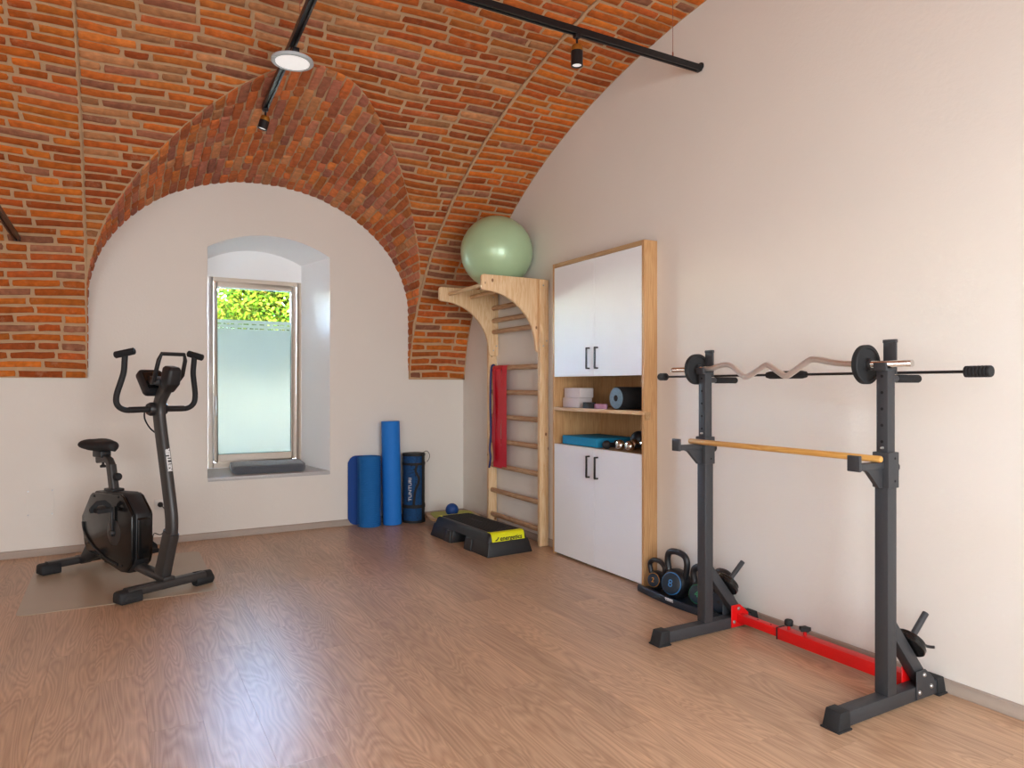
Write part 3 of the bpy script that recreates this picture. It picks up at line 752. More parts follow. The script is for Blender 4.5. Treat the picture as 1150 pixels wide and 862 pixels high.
b = MB(); b.box((XC + .03, y0 + TH, 0), (XC + .045, y1 - TH, .05)); b.box((XC + .045, y0 + TH, .03), (XBK - .008, y1 - TH, .05)); b.build('plinth', 'dark', cab)
b = MB(); b.box((XC + .010, y0 + TH + .001, 1.070), (XBK - .009, y1 - TH - .001, 1.090)); sh = b.build('shelf', 'oakedge', cab, bevel=.001, seg=1)
b = MB(); b.box((XC - .006, y0 - .010, 1.068), (XC + .010, y1 - TH - .001, 1.092)); b.build('shelf_edge', 'pineh', sh, bevel=.002)
b = MB(); b.prism([(0, 0), (.05, 0), (.05, -.012), (.044, -.034), (.038, -.05), (.012, -.05), (.012, -.016), (0, -.016)], (XC - .004, y0 - .001, 1.086), (1, 0, 0), (0, 0, 1), (0, -1, 0), .012)
b.build('shelf_support', 'oakedge', sh, bevel=.002)
ym = (y0 + y1) / 2
def handle(parent, y, z0, z1):
    b = MB(); x = XC - .002; o = XC - .034
    b.box((o, y - .005, z0), (x, y + .005, z0 + .010)); b.box((o, y - .005, z1 - .010), (x, y + .005, z1)); b.box((o, y - .005, z0 + .010), (o + .010, y + .005, z1 - .010))
    b.build('handle', 'blackplastic', parent, bevel=.0012, seg=1, label='black square bow handle')
for z0, z1, h0, h1 in ((1.316, ZB - .033, 1.365, 1.515), (.014, .820, .615, .768)):
    for ya, yb_, hy in ((y0 + TH + .002, ym - .0015, ym - .048), (ym + .0015, y1 - TH - .002, ym + .048)):
        b = MB(); b.box((XC, ya, z0), (XC + .019, yb_, z1)); d = b.build('door', 'white', cab, bevel=.0012, seg=1); handle(d, hy, h0, h1)

# things in the cabinet niche
def rolled(name, label, cat, c, r0, r1, x0, x1, body, face):
    t = thing(name, label, cat, (x0, c[0], c[1] - r1))
    b = MB(); b.lathe([(r1 - .004, 0), (r1, .006), (r1, x1 - x0 - .006), (r1 - .004, x1 - x0)], (x0, c[0], c[1]), (1, 0, 0), 32); b.build('roller_body', body, t)
    b = MB(); pr = [(r0, -.003), (r0 + .004, -.004), (r1 - .008, -.004), (r1 - .005, 0)]; b.lathe(pr, (x0, c[0], c[1]), (1, 0, 0), 32); b.build('end_face', face, t)
    b = MB(); b.lathe([(0, -.0032), (r0, -.0032), (r0, .001), (0, .001)], (x0, c[0], c[1]), (1, 0, 0), 20); b.build('core_hole', 'dark', t)
    return t
rolled('foam_roller', 'black foam roller with speckled grey end on the upper niche shelf', 'foam roller', (3.69, 1.0925 + .075), .021, .075, XC + .035, XC + .36, 'foam', 'rollergrey')
for i, (z, x, lb) in enumerate(((1.0905, .01, 'lower of two pale grey yoga blocks stacked on the niche shelf'), (1.1625, .015, 'upper of two pale grey yoga blocks stacked on the niche shelf'))):
    b = MB(); b.box((XC + x + .05, 4.155 - .01 * i, z), (XC + x + .17, 4.365 - .012 * i, z + .0715)); o = b.build('yoga_block', 'block', bevel=.006, seg=3); props(o, lb, 'yoga block', 'yoga blocks on the niche shelf')
b = MB(); b.sweep([(XC + .055 + .028 * math.sin(a), 4.02 + .06 * math.cos(a), 1.112) for a in [i * math.pi / 8 for i in range(16)]], [(-.0035, -.021), (.0035, -.021), (.0035, .021), (-.0035, .021)], closed=True)
props(b.build('loop_band', 'rubber', smooth=60), 'black flat loop band standing on the niche shelf before the blocks', 'exercise band', 'loop bands on the niche shelf')
b = MB(); b.sweep([(XC + .055 + .026 * math.sin(a), 3.885 + .062 * math.cos(a), 1.108) for a in [i * math.pi / 8 for i in range(16)]], [(-.0035, -.017), (.0035, -.017), (.0035, .017), (-.0035, .017)], closed=True)
props(b.build('loop_band', 'pink', smooth=60), 'mauve flat loop band beside the foam roller on the shelf', 'exercise band', 'loop bands on the niche shelf')
b = MB(); b.box((XC + .03, 3.90, .8215), (XC + .36, 4.325, .885)); o = b.build('balance_pad', 'balancepad', bevel=.006, seg=3); props(o, 'thick turquoise foam balance pad lying in the lower niche', 'balance pad')
def dumbbell(y, label):
    t = thing('dumbbell', label, 'dumbbell', (XC + .10, y, .8205), group='small dumbbells in the lower niche'); z = .8205 + .036
    b = MB(); b.tube([(XC + .07, y, z), (XC + .16, y, z)], .013, 12); b.build('grip', 'rubber', t)
    for x0 in (XC + .03, XC + .15):
        b = MB(); pr = [(.0, 0), (.022, .001), (.032, .008), (.036, .020), (.036, .032), (.030, .043), (.013, .048), (0, .048)]
        b.lathe(pr, (x0, y, z), (1, 0, 0), 20); b.build('head', 'chrome', t, label='chromed dumbbell head')
dumbbell(3.675, 'chrome dumbbell in the lower niche, nearer the turquoise pad'); dumbbell(3.575, 'chrome dumbbell in the lower niche, nearer the cabinet side')
t = thing('hand_weight', 'black rounded hand weight lying beside the turquoise pad', 'hand weight', (XC + .1, 3.79, .8205))
b = MB(); b.tube([(XC + .05, 3.805, .850), (XC + .12, 3.80, .850)], .014, 12); b.build('grip', 'rubber', t)
for x0 in (XC + .02, XC + .11):
    b = MB(); b.ball((x0 + .02, 3.80, .8505), .030, 18, 12); b.build('head', 'rubber', t)
b = MB(); b.ball((XC + .275, 3.745, .8205 + .06), .06, 28, 18, (1, 1, 1)); o = b.build('exercise_ball', 'kettle', smooth=80); props(o, 'dark round ball at the back of the lower niche behind the dumbbells', 'ball')

# ------------------------------------------------------------------ wall bars
PN0, PN1, PF0, PF1 = 4.607, 4.647, 5.460, 5.500
wb = thing('stall_bars', 'pine wall bars with rungs and curved pull-up arms beside the cabinet', 'wall bars', (2.9, 5.05, 0))
XF = 2.862; ZW = 2.075
for a, c in ((PN0, PN1), (PF0, PF1)):
    b = MB(); b.box((XF, a, .002), (XR - .014, c, ZW)); b.build('post', 'pine', wb, bevel=.004)
arm = [(XR - .0145, 2.086), (2.395, 2.086), (2.380, 2.080), (2.375, 2.066), (2.375, 1.985), (2.382, 1.972), (2.40, 1.966)]
cx, cz = 2.40, 1.545
arm += [(2.405 + .445 * math.sin(R(a)), 1.545 + .42 * math.cos(R(a))) for a in range(8, 91, 6)] + [(2.853, 1.53), (2.862, 1.518), (2.875, 1.512), (2.930, 1.512), (XR - .0145, 1.522)]
for ya in (PN1 + .0005, PF0 - .0285):
    b = MB(); b.prism(arm, (0, ya, 0), (1, 0, 0), (0, 0, 1), (0, 1, 0), .028); b.build('pull_up_arm', 'pine', wb, bevel=.004)
for z in (.125, .335, .555, .770, .982, 1.194, 1.404, 1.722, 1.820, 1.930):
    b = MB(); xx = XF + .030; sec = [(.017 * math.cos(2 * math.pi * i / 14), .021 * math.sin(2 * math.pi * i / 14)) for i in range(14)]
    b.sweep([(xx, PN1 - .012, z), (xx, PF0 + .012, z)], sec); b.build('rung', 'rung', wb)
for x, z in ((2.470, 2.030), (2.676, 2.014)):
    b = MB(); b.tube([(x, PN1 + .006, z), (x, PF0 - .006, z)], .017, 14); b.build('pull_up_bar', 'pineh', wb)
b = MB(); b.box((XF + .055, PN1 + .0285, 2.055), (XF + .075, PF0 - .0295, 2.078)); b.build('top_rail', 'pineh', wb, bevel=.002)
for ya in (PN0 - .002, PF0 - .0305):
    for (dx, z) in ((.03, 1.56), (.06, 1.60), (.03, 2.03)):
        b = MB(); b.lathe([(0, -.001), (.006, -.001), (.007, .002), (.007, .003), (0, .003)], (XF + dx, ya, z), (0, 1, 0), 10); b.build('screw', 'bolt', wb)
# ball on top
b = MB(); b.ball((2.664, 4.95, 2.322), .289, 48, 32); o = b.build('exercise_ball', 'ball', smooth=80)
o2 = thing('gym_ball', 'large pearly green exercise ball resting on top of the wall bars', 'exercise ball', (2.664, 4.95, 2.033))
o.parent = o2; o.name = 'ball_skin'; o.matrix_parent_inverse = Matrix.Translation((-2.664, -4.95, -2.033)); ROOT[o] = ROOT[o2]
b = MB(); b.lathe([(0, 0), (.011, 0), (.012, -.003), (0, -.003)], (2.664 - .289 * .78, 4.95 - .289 * .6, 2.322 - .289 * .175), (-.78, -.6, -.175), 14); b.build('valve_plug', 'ball', o2)
# resistance bands
t = thing('red_resistance_band', 'wide red latex band draped over the wall bar rungs', 'exercise band', (2.86, 5.36, .53))
def strip(b, pts, wdir, wd, th=.0012):
    pts = [Vector(p) for p in pts]; wv = Vector(wdir) * wd / 2; n = len(pts); vs = []
    for i, p in enumerate(pts):
        d = (pts[min(i + 1, n - 1)] - pts[max(0, i - 1)]).normalized(); q = d.cross(Vector(wdir)).normalized() * th
        vs += [p - wv, p + wv, p + wv + q, p - wv + q]
    fs = [(0, 1, 2, 3), tuple(4 * (n - 1) + k for k in (3, 2, 1, 0))]
    for i in range(n - 1): fs += [(4 * i + a, 4 * i + (a + 1) % 4, 4 * i + 4 + (a + 1) % 4, 4 * i + 4 + a) for a in range(4)]
    b.add(vs, fs)
xr_ = XF + .030
fr = [(xr_ - .022 + .004 * math.sin(z * 13), 5.325 + .006 * math.sin(z * 9), z) for z in [.545 + i * .04 for i in range(22)]]
top = [(xr_ - .016, 5.325, 1.418), (xr_, 5.325, 1.4265), (xr_ + .016, 5.325, 1.418)]
b = MB(); strip(b, fr + top, (0, 1, 0), .155); b.build('front_strip', 'redband', t, smooth=50)
b = MB(); strip(b, [(xr_ - .0225, 5.20, .56 + i * .06) for i in range(14)] + [(xr_ - .016, 5.20, 1.4175), (xr_, 5.20, 1.4262), (xr_ + .016, 5.20, 1.4175)], (0, 1, 0), .09); b.build('side_strip', 'redband', t, smooth=50)
b = MB(); strip(b, [(xr_ - .027 + .003 * math.sin(z * 15), 5.365 + .003 * math.sin(z * 11), z) for z in [.60 + i * .05 for i in range(17)]], (.25, 1, 0), .055); b.build('fold', 'redband', t, smooth=50)
b = MB()
pts = spline([(xr_ + .02, 5.425, 1.20), (xr_ + .022, 5.425, 1.38), (xr_, 5.43, 1.432), (xr_ - .024, 5.43, 1.38), (xr_ - .030, 5.435, 1.1), (xr_ - .026, 5.43, .85), (xr_ - .034, 5.437, .7), (xr_ - .03, 5.43, .62), (xr_ - .036, 5.445, .53)], 6)
b.sweep(pts, [(.009 * math.cos(i * math.pi / 4), .005 * math.sin(i * math.pi / 4)) for i in range(8)], (0, 1, 0))
props(b.build('resistance_band', 'blueband', smooth=60), 'narrow navy blue band hanging from a rung left of the red band', 'exercise band')

# ------------------------------------------------------------------ step, balance board, ball
st = thing('aerobic_step', 'black aerobic step platform with yellow end labels in front of the wall bars', 'step platform', (2.515, 4.975, 0), R(3.2))
W, Ln, Hh = .355, .90, .165
b = MB()
def ring(w, l, z, r=.03): return [(a, c, z) for a, c in rrect(w, l, r, 4)]
secs = [ring(W - .005, Ln - .015, .098), ring(W - .02, Ln - .03, .13), ring(W - .035, Ln - .045, .152), ring(W - .06, Ln - .07, .163), ring(W - .09, Ln - .10, Hh)]
n = len(secs[0]); vs = [p for q in secs for p in q]; fs = [tuple(range(n))[::-1], tuple(4 * n + i for i in range(n))]
for j in range(4): fs += [(j * n + i, j * n + (i + 1) % n, (j + 1) * n + (i + 1) % n, (j + 1) * n + i) for i in range(n)]
b.add(vs, fs); b.build('platform', 'blackplastic', st, local=True, smooth=45)
b = MB(); b.box((-W / 2 + .05, -Ln / 2 + .06, Hh), (W / 2 - .05, Ln / 2 - .06, Hh + .003)); tp_ = b.build('tread_mat', 'rubber', st, local=True, bevel=.001, seg=1)
for i in range(11):
    x = -W / 2 + .062 + i * (W - .124) / 10
    b = MB(); b.box((x - .006, -Ln / 2 + .07, Hh + .003), (x + .006, Ln / 2 - .07, Hh + .0055)); b.build('tread_rib', 'rubber', tp_, local=True)
for sy in (-1, 1):
    lo, hi = sorted((sy * .10, sy * (Ln / 2 - .002)))
    b = MB(); o1, o2_ = -W / 2 - .02, W / 2 + .02; i1, i2 = -W / 2 + .005, W / 2 - .005
    ya, yb_ = (lo - .025, hi + 0.0) if sy < 0 else (lo, hi + .025)
    b.hexa([(o1, ya, 0), (o2_, ya, 0), (o2_, yb_, 0), (o1, yb_, 0), (i1, lo, .105), (i2, lo, .105), (i2, hi, .105), (i1, hi, .105)])
    lg = b.build('riser_base', 'blackplastic', st, local=True, bevel=.006)
    for sx in (-1, 1):
        yc = sy * .17
        b = MB(); b.hexa([(sx * (W / 2 + .026), yc - .055, 0), (sx * (W / 2 + .006), yc - .055, 0), (sx * (W / 2 + .006), yc + .055, 0), (sx * (W / 2 + .026), yc + .055, 0), (sx * (W / 2 + .010), yc - .045, .09), (sx * (W / 2 - .01), yc - .045, .09), (sx * (W / 2 - .01), yc + .045, .09), (sx * (W / 2 + .010), yc + .045, .09)])
        b.build('buttress', 'blackplastic', lg, local=True, bevel=.004)
    b = MB(); e = sy * (Ln / 2); w2 = W / 2 - .035
    pts = [(-sy * 0.075, Hh + .0006), (-sy * .050, Hh + .0004), (-sy * .034, .1645), (-sy * .020, .154), (-sy * .012, .132), (-sy * .004, .100)]
    vs = []; 
    for dy, z in pts: vs += [(-w2, e + dy + sy * .0015, z + .0012), (w2, e + dy + sy * .0015, z + .0012)]
    for dy, z in pts: vs += [(-w2, e + dy - sy * .002, z - .002), (w2, e + dy - sy * .002, z - .002)]
    k = len(pts); fs = [(2 * i, 2 * i + 1, 2 * i + 3, 2 * i + 2) for i in range(k - 1)] + [(2 * k + 2 * i, 2 * k + 2 * i + 2, 2 * k + 2 * i + 3, 2 * k + 2 * i + 1) for i in range(k - 1)]
    fs += [(2 * i, 2 * i + 2, 2 * k + 2 * i + 2, 2 * k + 2 * i) for i in range(k - 1)] + [(2 * i + 1, 2 * k + 2 * i + 1, 2 * k + 2 * i + 3, 2 * i + 3) for i in range(k - 1)] + [(0, 2 * k, 2 * k + 1, 1), (2 * k - 2, 2 * k - 1, 4 * k - 1, 4 * k - 2)]
    b.add(vs, fs); lb = b.build('end_label', 'yellow', st, local=True, smooth=60, label='bright yellow label')
    if sy < 0:
        ey = Vector((0, .008, .032)).normalized()
        text('lettering', 'energetics', .047, (.02, -Ln / 2 + .0045, .122), (1, 0, 0), ey, 'printblack', lb, local=True, bold=.0008, shear=.2)
        b = MB(); b.sweep([(-.115, -Ln / 2 + .002, .112), (-.100, -Ln / 2 + .003, .118), (-.085, -Ln / 2 + .0065, .134)], [(-.004, -.0006), (.004, -.0006), (.004, .0006), (-.004, .0006)], (0, -1, .2)); b.build('logo_mark', 'printblack', lb, local=True)
text('lettering', 'energetics', .045, (0, .05, Hh + .0058), (0, 1, 0), (-1, 0, 0), 'printgrey', tp_, local=True)
bb = thing('balance_board', 'low plywood balance board with lime green pad in the corner behind the step', 'balance board', (2.665, 5.79, 0), R(-12))
b = MB(); b.prism(rrect(.46, .42, .12, 6), (0, 0, .062), (1, 0, 0), (0, 1, 0), (0, 0, 1), .018); b.build('deck', 'ply', bb, local=True, bevel=.002)
b = MB(); b.prism(rrect(.38, .34, .09, 6), (0, 0, .0802), (1, 0, 0), (0, 1, 0), (0, 0, 1), .004); b.build('pad', 'greenpad', bb, local=True)
for x in (-.14, .14):
    b = MB(); b.prism([(.15 * math.sin(R(a)) * 1.05, .0615 - .0615 * math.cos(R(a))) for a in range(-90, 91, 10)], (x - .009, 0, 0), (0, 1, 0), (0, 0, 1), (1, 0, 0), .018); b.build('rocker', 'ply', bb, local=True)
b = MB(); b.ball((2.615, 5.70, .0842 + .058), .058, 28, 18); props(b.build('massage_ball', 'blueball', smooth=80), 'small dark blue ball sitting on the balance board', 'ball')

# ------------------------------------------------------------------ rolled mats against the back wall
m1 = thing('rolled_exercise_mat', 'short blue ribbed exercise mat, loosely rolled with its end hanging open', 'exercise mat', (1.985, 6.055, 0))
sp = []
for i in range(0, 15 * 24 + 1):
    a = i / 24 * math.pi / 2.4; rr = .030 + .0038 * a; sp.append((rr, a))
rmax = sp[-1][0]; k0 = sp[-1][1]; off = math.pi * .5 - k0
pts = [(1.968 + rr * 1.0 * math.cos(a + off), 6.058 + rr * math.sin(a + off)) for rr, a in sp]
pts += [(1.968 - .03 - i * .022, 6.058 + rmax + .002 + .0002 * i) for i in range(7)]
def wall_strip(pts, z0, z1, th, rnd=0):
    n = len(pts); vs = []
    for i, p in enumerate(pts):
        p = Vector((p[0], p[1])); d = Vector(pts[min(n - 1, i + 1)]) - Vector(pts[max(0, i - 1)]); d = Vector((d[0], d[1])).normalized(); nn = Vector((-d.y, d.x)) * th
        e = max(0, i - (n - 4)); cut = (0, .006, .022, .06)[e] if rnd else 0
        for q, z in ((p, z0 + cut), (p + nn, z0 + cut), (p + nn, z1 - cut), (p, z1 - cut)): vs.append((q.x, q.y, z))
    fs = [(0, 1, 2, 3), tuple(4 * (n - 1) + k for k in (3, 2, 1, 0))]
    for i in range(n - 1): fs += [(4 * i + a, 4 * i + (a + 1) % 4, 4 * i + 4 + (a + 1) % 4, 4 * i + 4 + a) for a in range(4)]
    return vs, fs
nb = len(sp)
b = MB(); b.add(*wall_strip(pts[:nb + 1], .001, .622, .0045)); rl = b.build('roll', 'bluemat', m1, smooth=50)
b = MB(); b.add(*wall_strip(pts[nb:], .001, .622, .0045, 1)); b.build('loose_end', 'bluemat2', m1, smooth=50)
for i in range(40):
    z = .012 + i * .0154
    b = MB(); b.sweep([(1.968 + (rmax + .0008) * math.cos(R(a)), 6.058 + (rmax - .001) * math.sin(R(a)), z) for a in range(175, 371, 13)], [(-.0012, -.0035), (.0022, 0), (-.0012, .0035)], (0, 0, 1)); b.build('rib', 'bluemat', rl, smooth=60)
t = thing('tall_foam_roll', 'tall bright blue foam roll standing against the wall between two mats', 'foam roller', (2.172, 6.035, 0))
b = MB(); b.T = Matrix.Translation((2.176, 6.030, 0)) @ Matrix.Rotation(R(-1.6), 4, 'X') @ Matrix.Rotation(R(-.6), 4, 'Y')
b.lathe([(.020, .93), (.079, .93), (.083, .926), (.083, .004), (.079, .001), (0, .001)], n=40); b.build('roll_body', 'blueroll', t)
b = MB(); b.T = Matrix.Translation((2.176, 6.030, 0)) @ Matrix.Rotation(R(-1.6), 4, 'X') @ Matrix.Rotation(R(-.6), 4, 'Y'); b.lathe([(0, .90), (.020, .90), (.020, .93)], n=20); b.build('core_hole', 'bluemat2', t)
bg_ = thing('bagged_exercise_mat', 'rolled navy blue mat in a black net bag with carrying strap', 'exercise mat', (2.392, 6.055, 0))
cx, cy = 2.392, 6.055
b = MB(); b.lathe([(0, .61), (.092, .61), (.098, .603), (.098, .006), (.094, .001), (0, .001)], (cx, cy, 0), n=36); b.build('mat_roll', 'bluebag', bg_)
b = MB(); b.lathe([(.101, .002), (.102, .02), (.102, .59), (.100, .622), (.085, .632), (.045, .628), (.0, .632)], (cx, cy, 0), n=36); b.build('net_bag', 'net', bg_)
for z0, z1 in ((.0, .022), (.135, .165), (.525, .548), (.608, .630)):
    b = MB(); b.lathe([(.1025, z0), (.1045, z0), (.1045, z1), (.1025, z1)], (cx, cy, 0), n=36); b.build('binding_band', 'rubber', bg_)
def around(a, z, rr=.107): return (cx + rr * math.cos(R(a)), cy + rr * math.sin(R(a)), z)
b = MB()
for dz in range(1): b.sweep([around(-58, .02 + i * .06, .1045) for i in range(11)], [(-.020, -.001), (.020, -.001), (.020, .0015), (-.020, .0015)], (math.cos(R(-58)), math.sin(R(-58)), 0))
b.build('side_strip', 'rubber', bg_)
b = MB(); b.sweep(spline([around(-112, .15), around(-110, .22), around(-104, .30, .112), around(-92, .36, .114), around(-88, .41, .114), around(-98, .45, .112), around(-103, .48, .11), around(-96, .535, .107)], 6), [(-.011, -.0018), (.011, -.0018), (.011, .0018), (-.011, .0018)], (0, -1, 0)); b.build('carry_strap', 'rubber', bg_)
b = MB(); b.tube(spline([(cx + .06, cy - .05, .628), (cx + .10, cy - .06, .65), (cx + .125, cy - .07, .62), (cx + .12, cy - .075, .58), (cx + .105, cy - .06, .55)], 6), .003, 6); b.build('draw_cord', 'rubber', bg_)
tt = text('lettering', 'TUNTURI', .042, around(-130, .31, .1052), (0, 0, 1), (-math.sin(R(-130)) * -1, math.cos(R(-130)) * -1, 0), 'print', bg_, sx=1.2)

# ------------------------------------------------------------------ floor mat, wall fittings
b = MB(); b.prism(rrect(1.02, 1.16, .05, 6), (.035, 5.185, .0004), (1, 0, 0), (0, 1, 0), (0, 0, 1), .0026); o = b.build('floor_mat', 'floormat', bevel=.0008, seg=1)
props(o, 'beige smooth vinyl protective mat under the exercise bike', 'floor mat')
t = thing('wall_socket', 'white wall socket with a black plug behind the bike', 'socket', (.306, YB, .314))
b = MB(); b.box((.266, YB - .010, .274), (.346, YB - .0005, .354)); b.build('cover_plate', 'whiteplastic', t, bevel=.003)
b = MB(); b.lathe([(0, 0), (.022, 0), (.023, .002), (.023, .004), (.020, .004)], (.306, YB - .014, .314), (0, 1, 0), 20); b.build('socket_well', 'whiteplastic', t)
b = MB(); b.lathe([(0, 0), (.010, 0), (.019, .012), (.020, .034), (0, .034)], (.306, YB - .049, .314), (0, 1, 0), 18); b.build('plug', 'rubber', t)
t = thing('wall_cover_panel', 'flush off-white access panel with corner screws on the back wall', 'wall panel', (-.483, YB, .392))
b = MB(); b.box((-.570, YB - .004, .293), (-.396, YB - .0005, .491)); b.build('panel', 'plaster', t, bevel=.001, seg=1)
for x in (-.557, -.409):
    for z in (.306, .478):
        b = MB(); b.lathe([(0, 0), (.005, 0), (.006, .002), (0, .002)], (x, YB - .0055, z), (0, 1, 0), 10); b.build('screw', 'bolt', t)

# ------------------------------------------------------------------ exercise bike (local x = towards the rear, y = to the viewer's right)
BK = thing('exercise_bike', 'anthracite and black upright exercise bike standing on a beige mat', 'exercise bike', (.27, 4.70, .003), math.atan2(.896, -.443))
# local axes: +x along a = (-.443,.896); local +y is 90 deg ccw of a, i.e. -l; so w (towards the viewer's right) = -y
def P(s, wv, z): return (s, -wv, z)
def bm(): return MB()
b = bm(); b.sweep([P(0, -.245, .055), P(0, .235, .055)], rrect(.075, .05, .018)); b.build('front_stabiliser', 'bikegrey', BK, local=True)
for s0, w0, w1 in ((0, -.30, -.17), (0, .17, .29), (1.06, -.27, -.15), (1.06, .15, .27)):
    b = bm(); sec = [(-.047, -.034), (.047, -.034), (.049, -.010), (.043, .026), (.026, .036), (-.026, .036), (-.043, .026), (-.049, -.010)]
    b.sweep([P(s0, w0, .0365), P(s0, w0 + .012 if w0 < 0 else w0, .0365), P(s0, w1, .0365)], sec, scale=[.82, 1, 1] if w0 < 0 else [1, 1, .85]); cp = b.build('foot_cap', 'rubber', BK, local=True, bevel=.004, seg=1)
    if s0 == 0 and w0 < 0:
        b = bm(); b.lathe([(0, -.004), (.016, -.004), (.018, .002), (.0, .002)], P(-.047, -.25, .036), (-1, 0, 0), 16); b.build('transport_wheel', 'rubber', cp, local=True)
b = bm(); b.sweep([P(1.06, -.22, .055), P(1.06, .22, .055)], rrect(.07, .048, .018)); b.build('rear_stabiliser', 'bikegrey', BK, local=True)
# main frame tube under the body
b = bm(); b.sweep([P(.02, 0, .085), P(.07, 0, .088), P(.20, 0, .100), P(.46, 0, .125)], rrect(.07, .05, .02)); b.build('frame_tube', 'bikegrey', BK, local=True)
b = bm(); b.prism([(.80, .13), (.86, .23), (.93, .19), (1.02, .085), (1.10, .080), (1.10, .034), (1.01, .034), (.86, .09)], P(0, .035, 0), (1, 0, 0), (0, 0, 1), (0, 1, 0), .07); b.build('rear_leg', 'blackplastic', BK, local=True, bevel=.008)
# mast
mp = spline([P(-.046, 0, .36), P(-.050, 0, .42), P(-.042, 0, .50), P(.000, 0, .69), P(.046, 0, .88), P(.080, 0, 1.03), P(.088, 0, 1.10), P(.070, 0, 1.165), P(.02, 0, 1.225), P(-.035, 0, 1.275)], 5)
b = bm(); b.sweep(mp, rrect(.052, .088, .022), (-1, 0, 0)); mast = b.build('mast', 'bikegrey', BK, local=True)
lp = [P(.085, 0, .070), P(.055, 0, .10), P(.030, 0, .16), P(-.005, 0, .26), P(-.045, 0, .37)]
b = bm(); b.sweep(spline(lp, 4), rrect(.062, .105, .020), (-1, 0, 0), scale=[.75, .8, .86, .95, 1, 1.03, 1.03, 1.03, 1, 1, 1, 1, 1, 1, 1, 1, .97]); b.build('mast_sleeve', 'bikegrey', BK, local=True)
b = bm(); b.box((-.03, -.035, .075), (.12, .035, .098)); b.build('foot_bracket', 'bikegrey', BK, local=True, bevel=.006)
# lettering on the mast's front face
e2 = Vector((-.046 - .0, 0, .19)).normalized()
b = bm(); c0 = Vector((.010 - .0438, 0, .735)); dirv = Vector((.046, 0, .19)).normalized()
mx_ = Vector((.0235, 0, .79)); nrm = Vector((-dirv.z, 0, dirv.x))
text('lettering', 'KETTLER', .033, mx_ + nrm * .0446, dirv, Vector((0, 1, 0)), 'print', mast, local=True, sx=1.05, bold=.0022)
# housing
prof = [(.720, .535), (.690, .552), (.300, .570), (.262, .556), (.160, .462), (.148, .440), (.150, .175), (.170, .128), (.240, .070), (.290, .066), (.770, .150), (.810, .190), (.848, .330), (.848, .378)]
prof = [(.262 + (q - .142) * .95, z) for q, z in prof]
def housing(ins, w0, w1):
    b = bm(); c = (.60, .32); q = [(c[0] + (s - c[0]) * (1 - ins), c[1] + (z - c[1]) * (1 - ins)) for s, z in prof]
    b.prism(q, P(0, w1, 0), (1, 0, 0), (0, 0, 1), (0, 1, 0), w1 - w0); return b
hs_ = housing(0, -.045, .045).build('housing', 'blackplastic', BK, local=True, bevel=.008)
for w0, w1 in ((-.068, -.044), (.044, .066)):
    b = housing(.035, w0, w1); sp_ = b.build('side_shell', 'bikegloss', BK, local=True, bevel=.006, seg=2)
    ww = -.070 if w0 < 0 else .068; sg = -1 if w0 < 0 else 1
    b = bm(); curve = spline([P(.905, ww, .34), P(.885, ww, .28), P(.81, ww, .22), P(.70, ww, .17), P(.58, ww, .135), P(.45, ww, .115)], 5)
    b.sweep(curve, [(-.006, -.003), (.006, -.003), (.006, .003), (-.006, .003)], (0, -sg, 0)); b.build('trim_line', 'blackplastic', sp_, local=True)
    for s, z in ((.75, .525), (.44, .545), (.85, .20), (.40, .115)):
        b = bm(); b.lathe([(0, .002), (.007, .002), (.008, 0), (0, 0)], P(s, ww, z), (0, -sg, 0), 10); b.build('screw_cap', 'rubber', sp_, local=True)
b = bm(); b.prism([(.265, .425), (.251, .415), (.255, .20), (.270, .165), (.285, .20), (.285, .42)], P(0, .040, 0), (1, 0, 0), (0, 0, 1), (0, 1, 0), .08); b.build('front_cover', 'bikegloss', BK, local=True, bevel=.004)
b = bm(); b.lathe([(.0, .004), (.075, .004), (.082, .001), (.082, -.004), (0, -.004)], P(.495, -.0695, .315), (0, 1, 0), 32); b.build('crank_disc', 'bikegrey', BK, local=True)
for sg, ang in ((-1, 90), (1, -90)):
    ww = sg * .085; hub = Vector(P(.490, ww, .315)); dr = Vector((math.cos(R(ang)) * .12, 0, math.sin(R(ang)))).normalized(); tip = hub + dr * .155
    b = bm(); b.bar(hub - dr * .02, tip + dr * .012, .026, .016, (0, 1, 0)); cr = b.build('crank_arm', 'blackplastic', BK, local=True, bevel=.005)
    b = bm(); b.lathe([(0, .012), (.018, .012), (.022, .004), (.022, -.014), (0, -.014)], hub, (0, -sg, 0), 18); b.build('hub_cap', 'blackplastic', cr, local=True)
    b = bm(); pc = tip + Vector((0, -sg * .065, 0)); b.sweep([pc + Vector((-.055, 0, 0)), pc + Vector((.055, 0, 0))], rrect(.09, .028, .010)); pd = b.build('pedal', 'rubber', BK, local=True, bevel=.002, seg=1)
    b = bm(); b.tube([tip, pc], .008, 10); b.build('pedal_axle', 'steel', pd, local=True)
    b = bm(); b.sweep([pc + Vector((0, -.048, -.012)), pc + Vector((0, -.046, .02)), pc + Vector((0, -.02, .045)), pc + Vector((0, .02, .045)), pc + Vector((0, .046, .02)), pc + Vector((0, .048, -.012))], [(-.016, -.002), (.016, -.002), (.016, .002), (-.016, .002)], (1, 0, 0)); b.build('pedal_strap', 'rubber', pd, local=True)
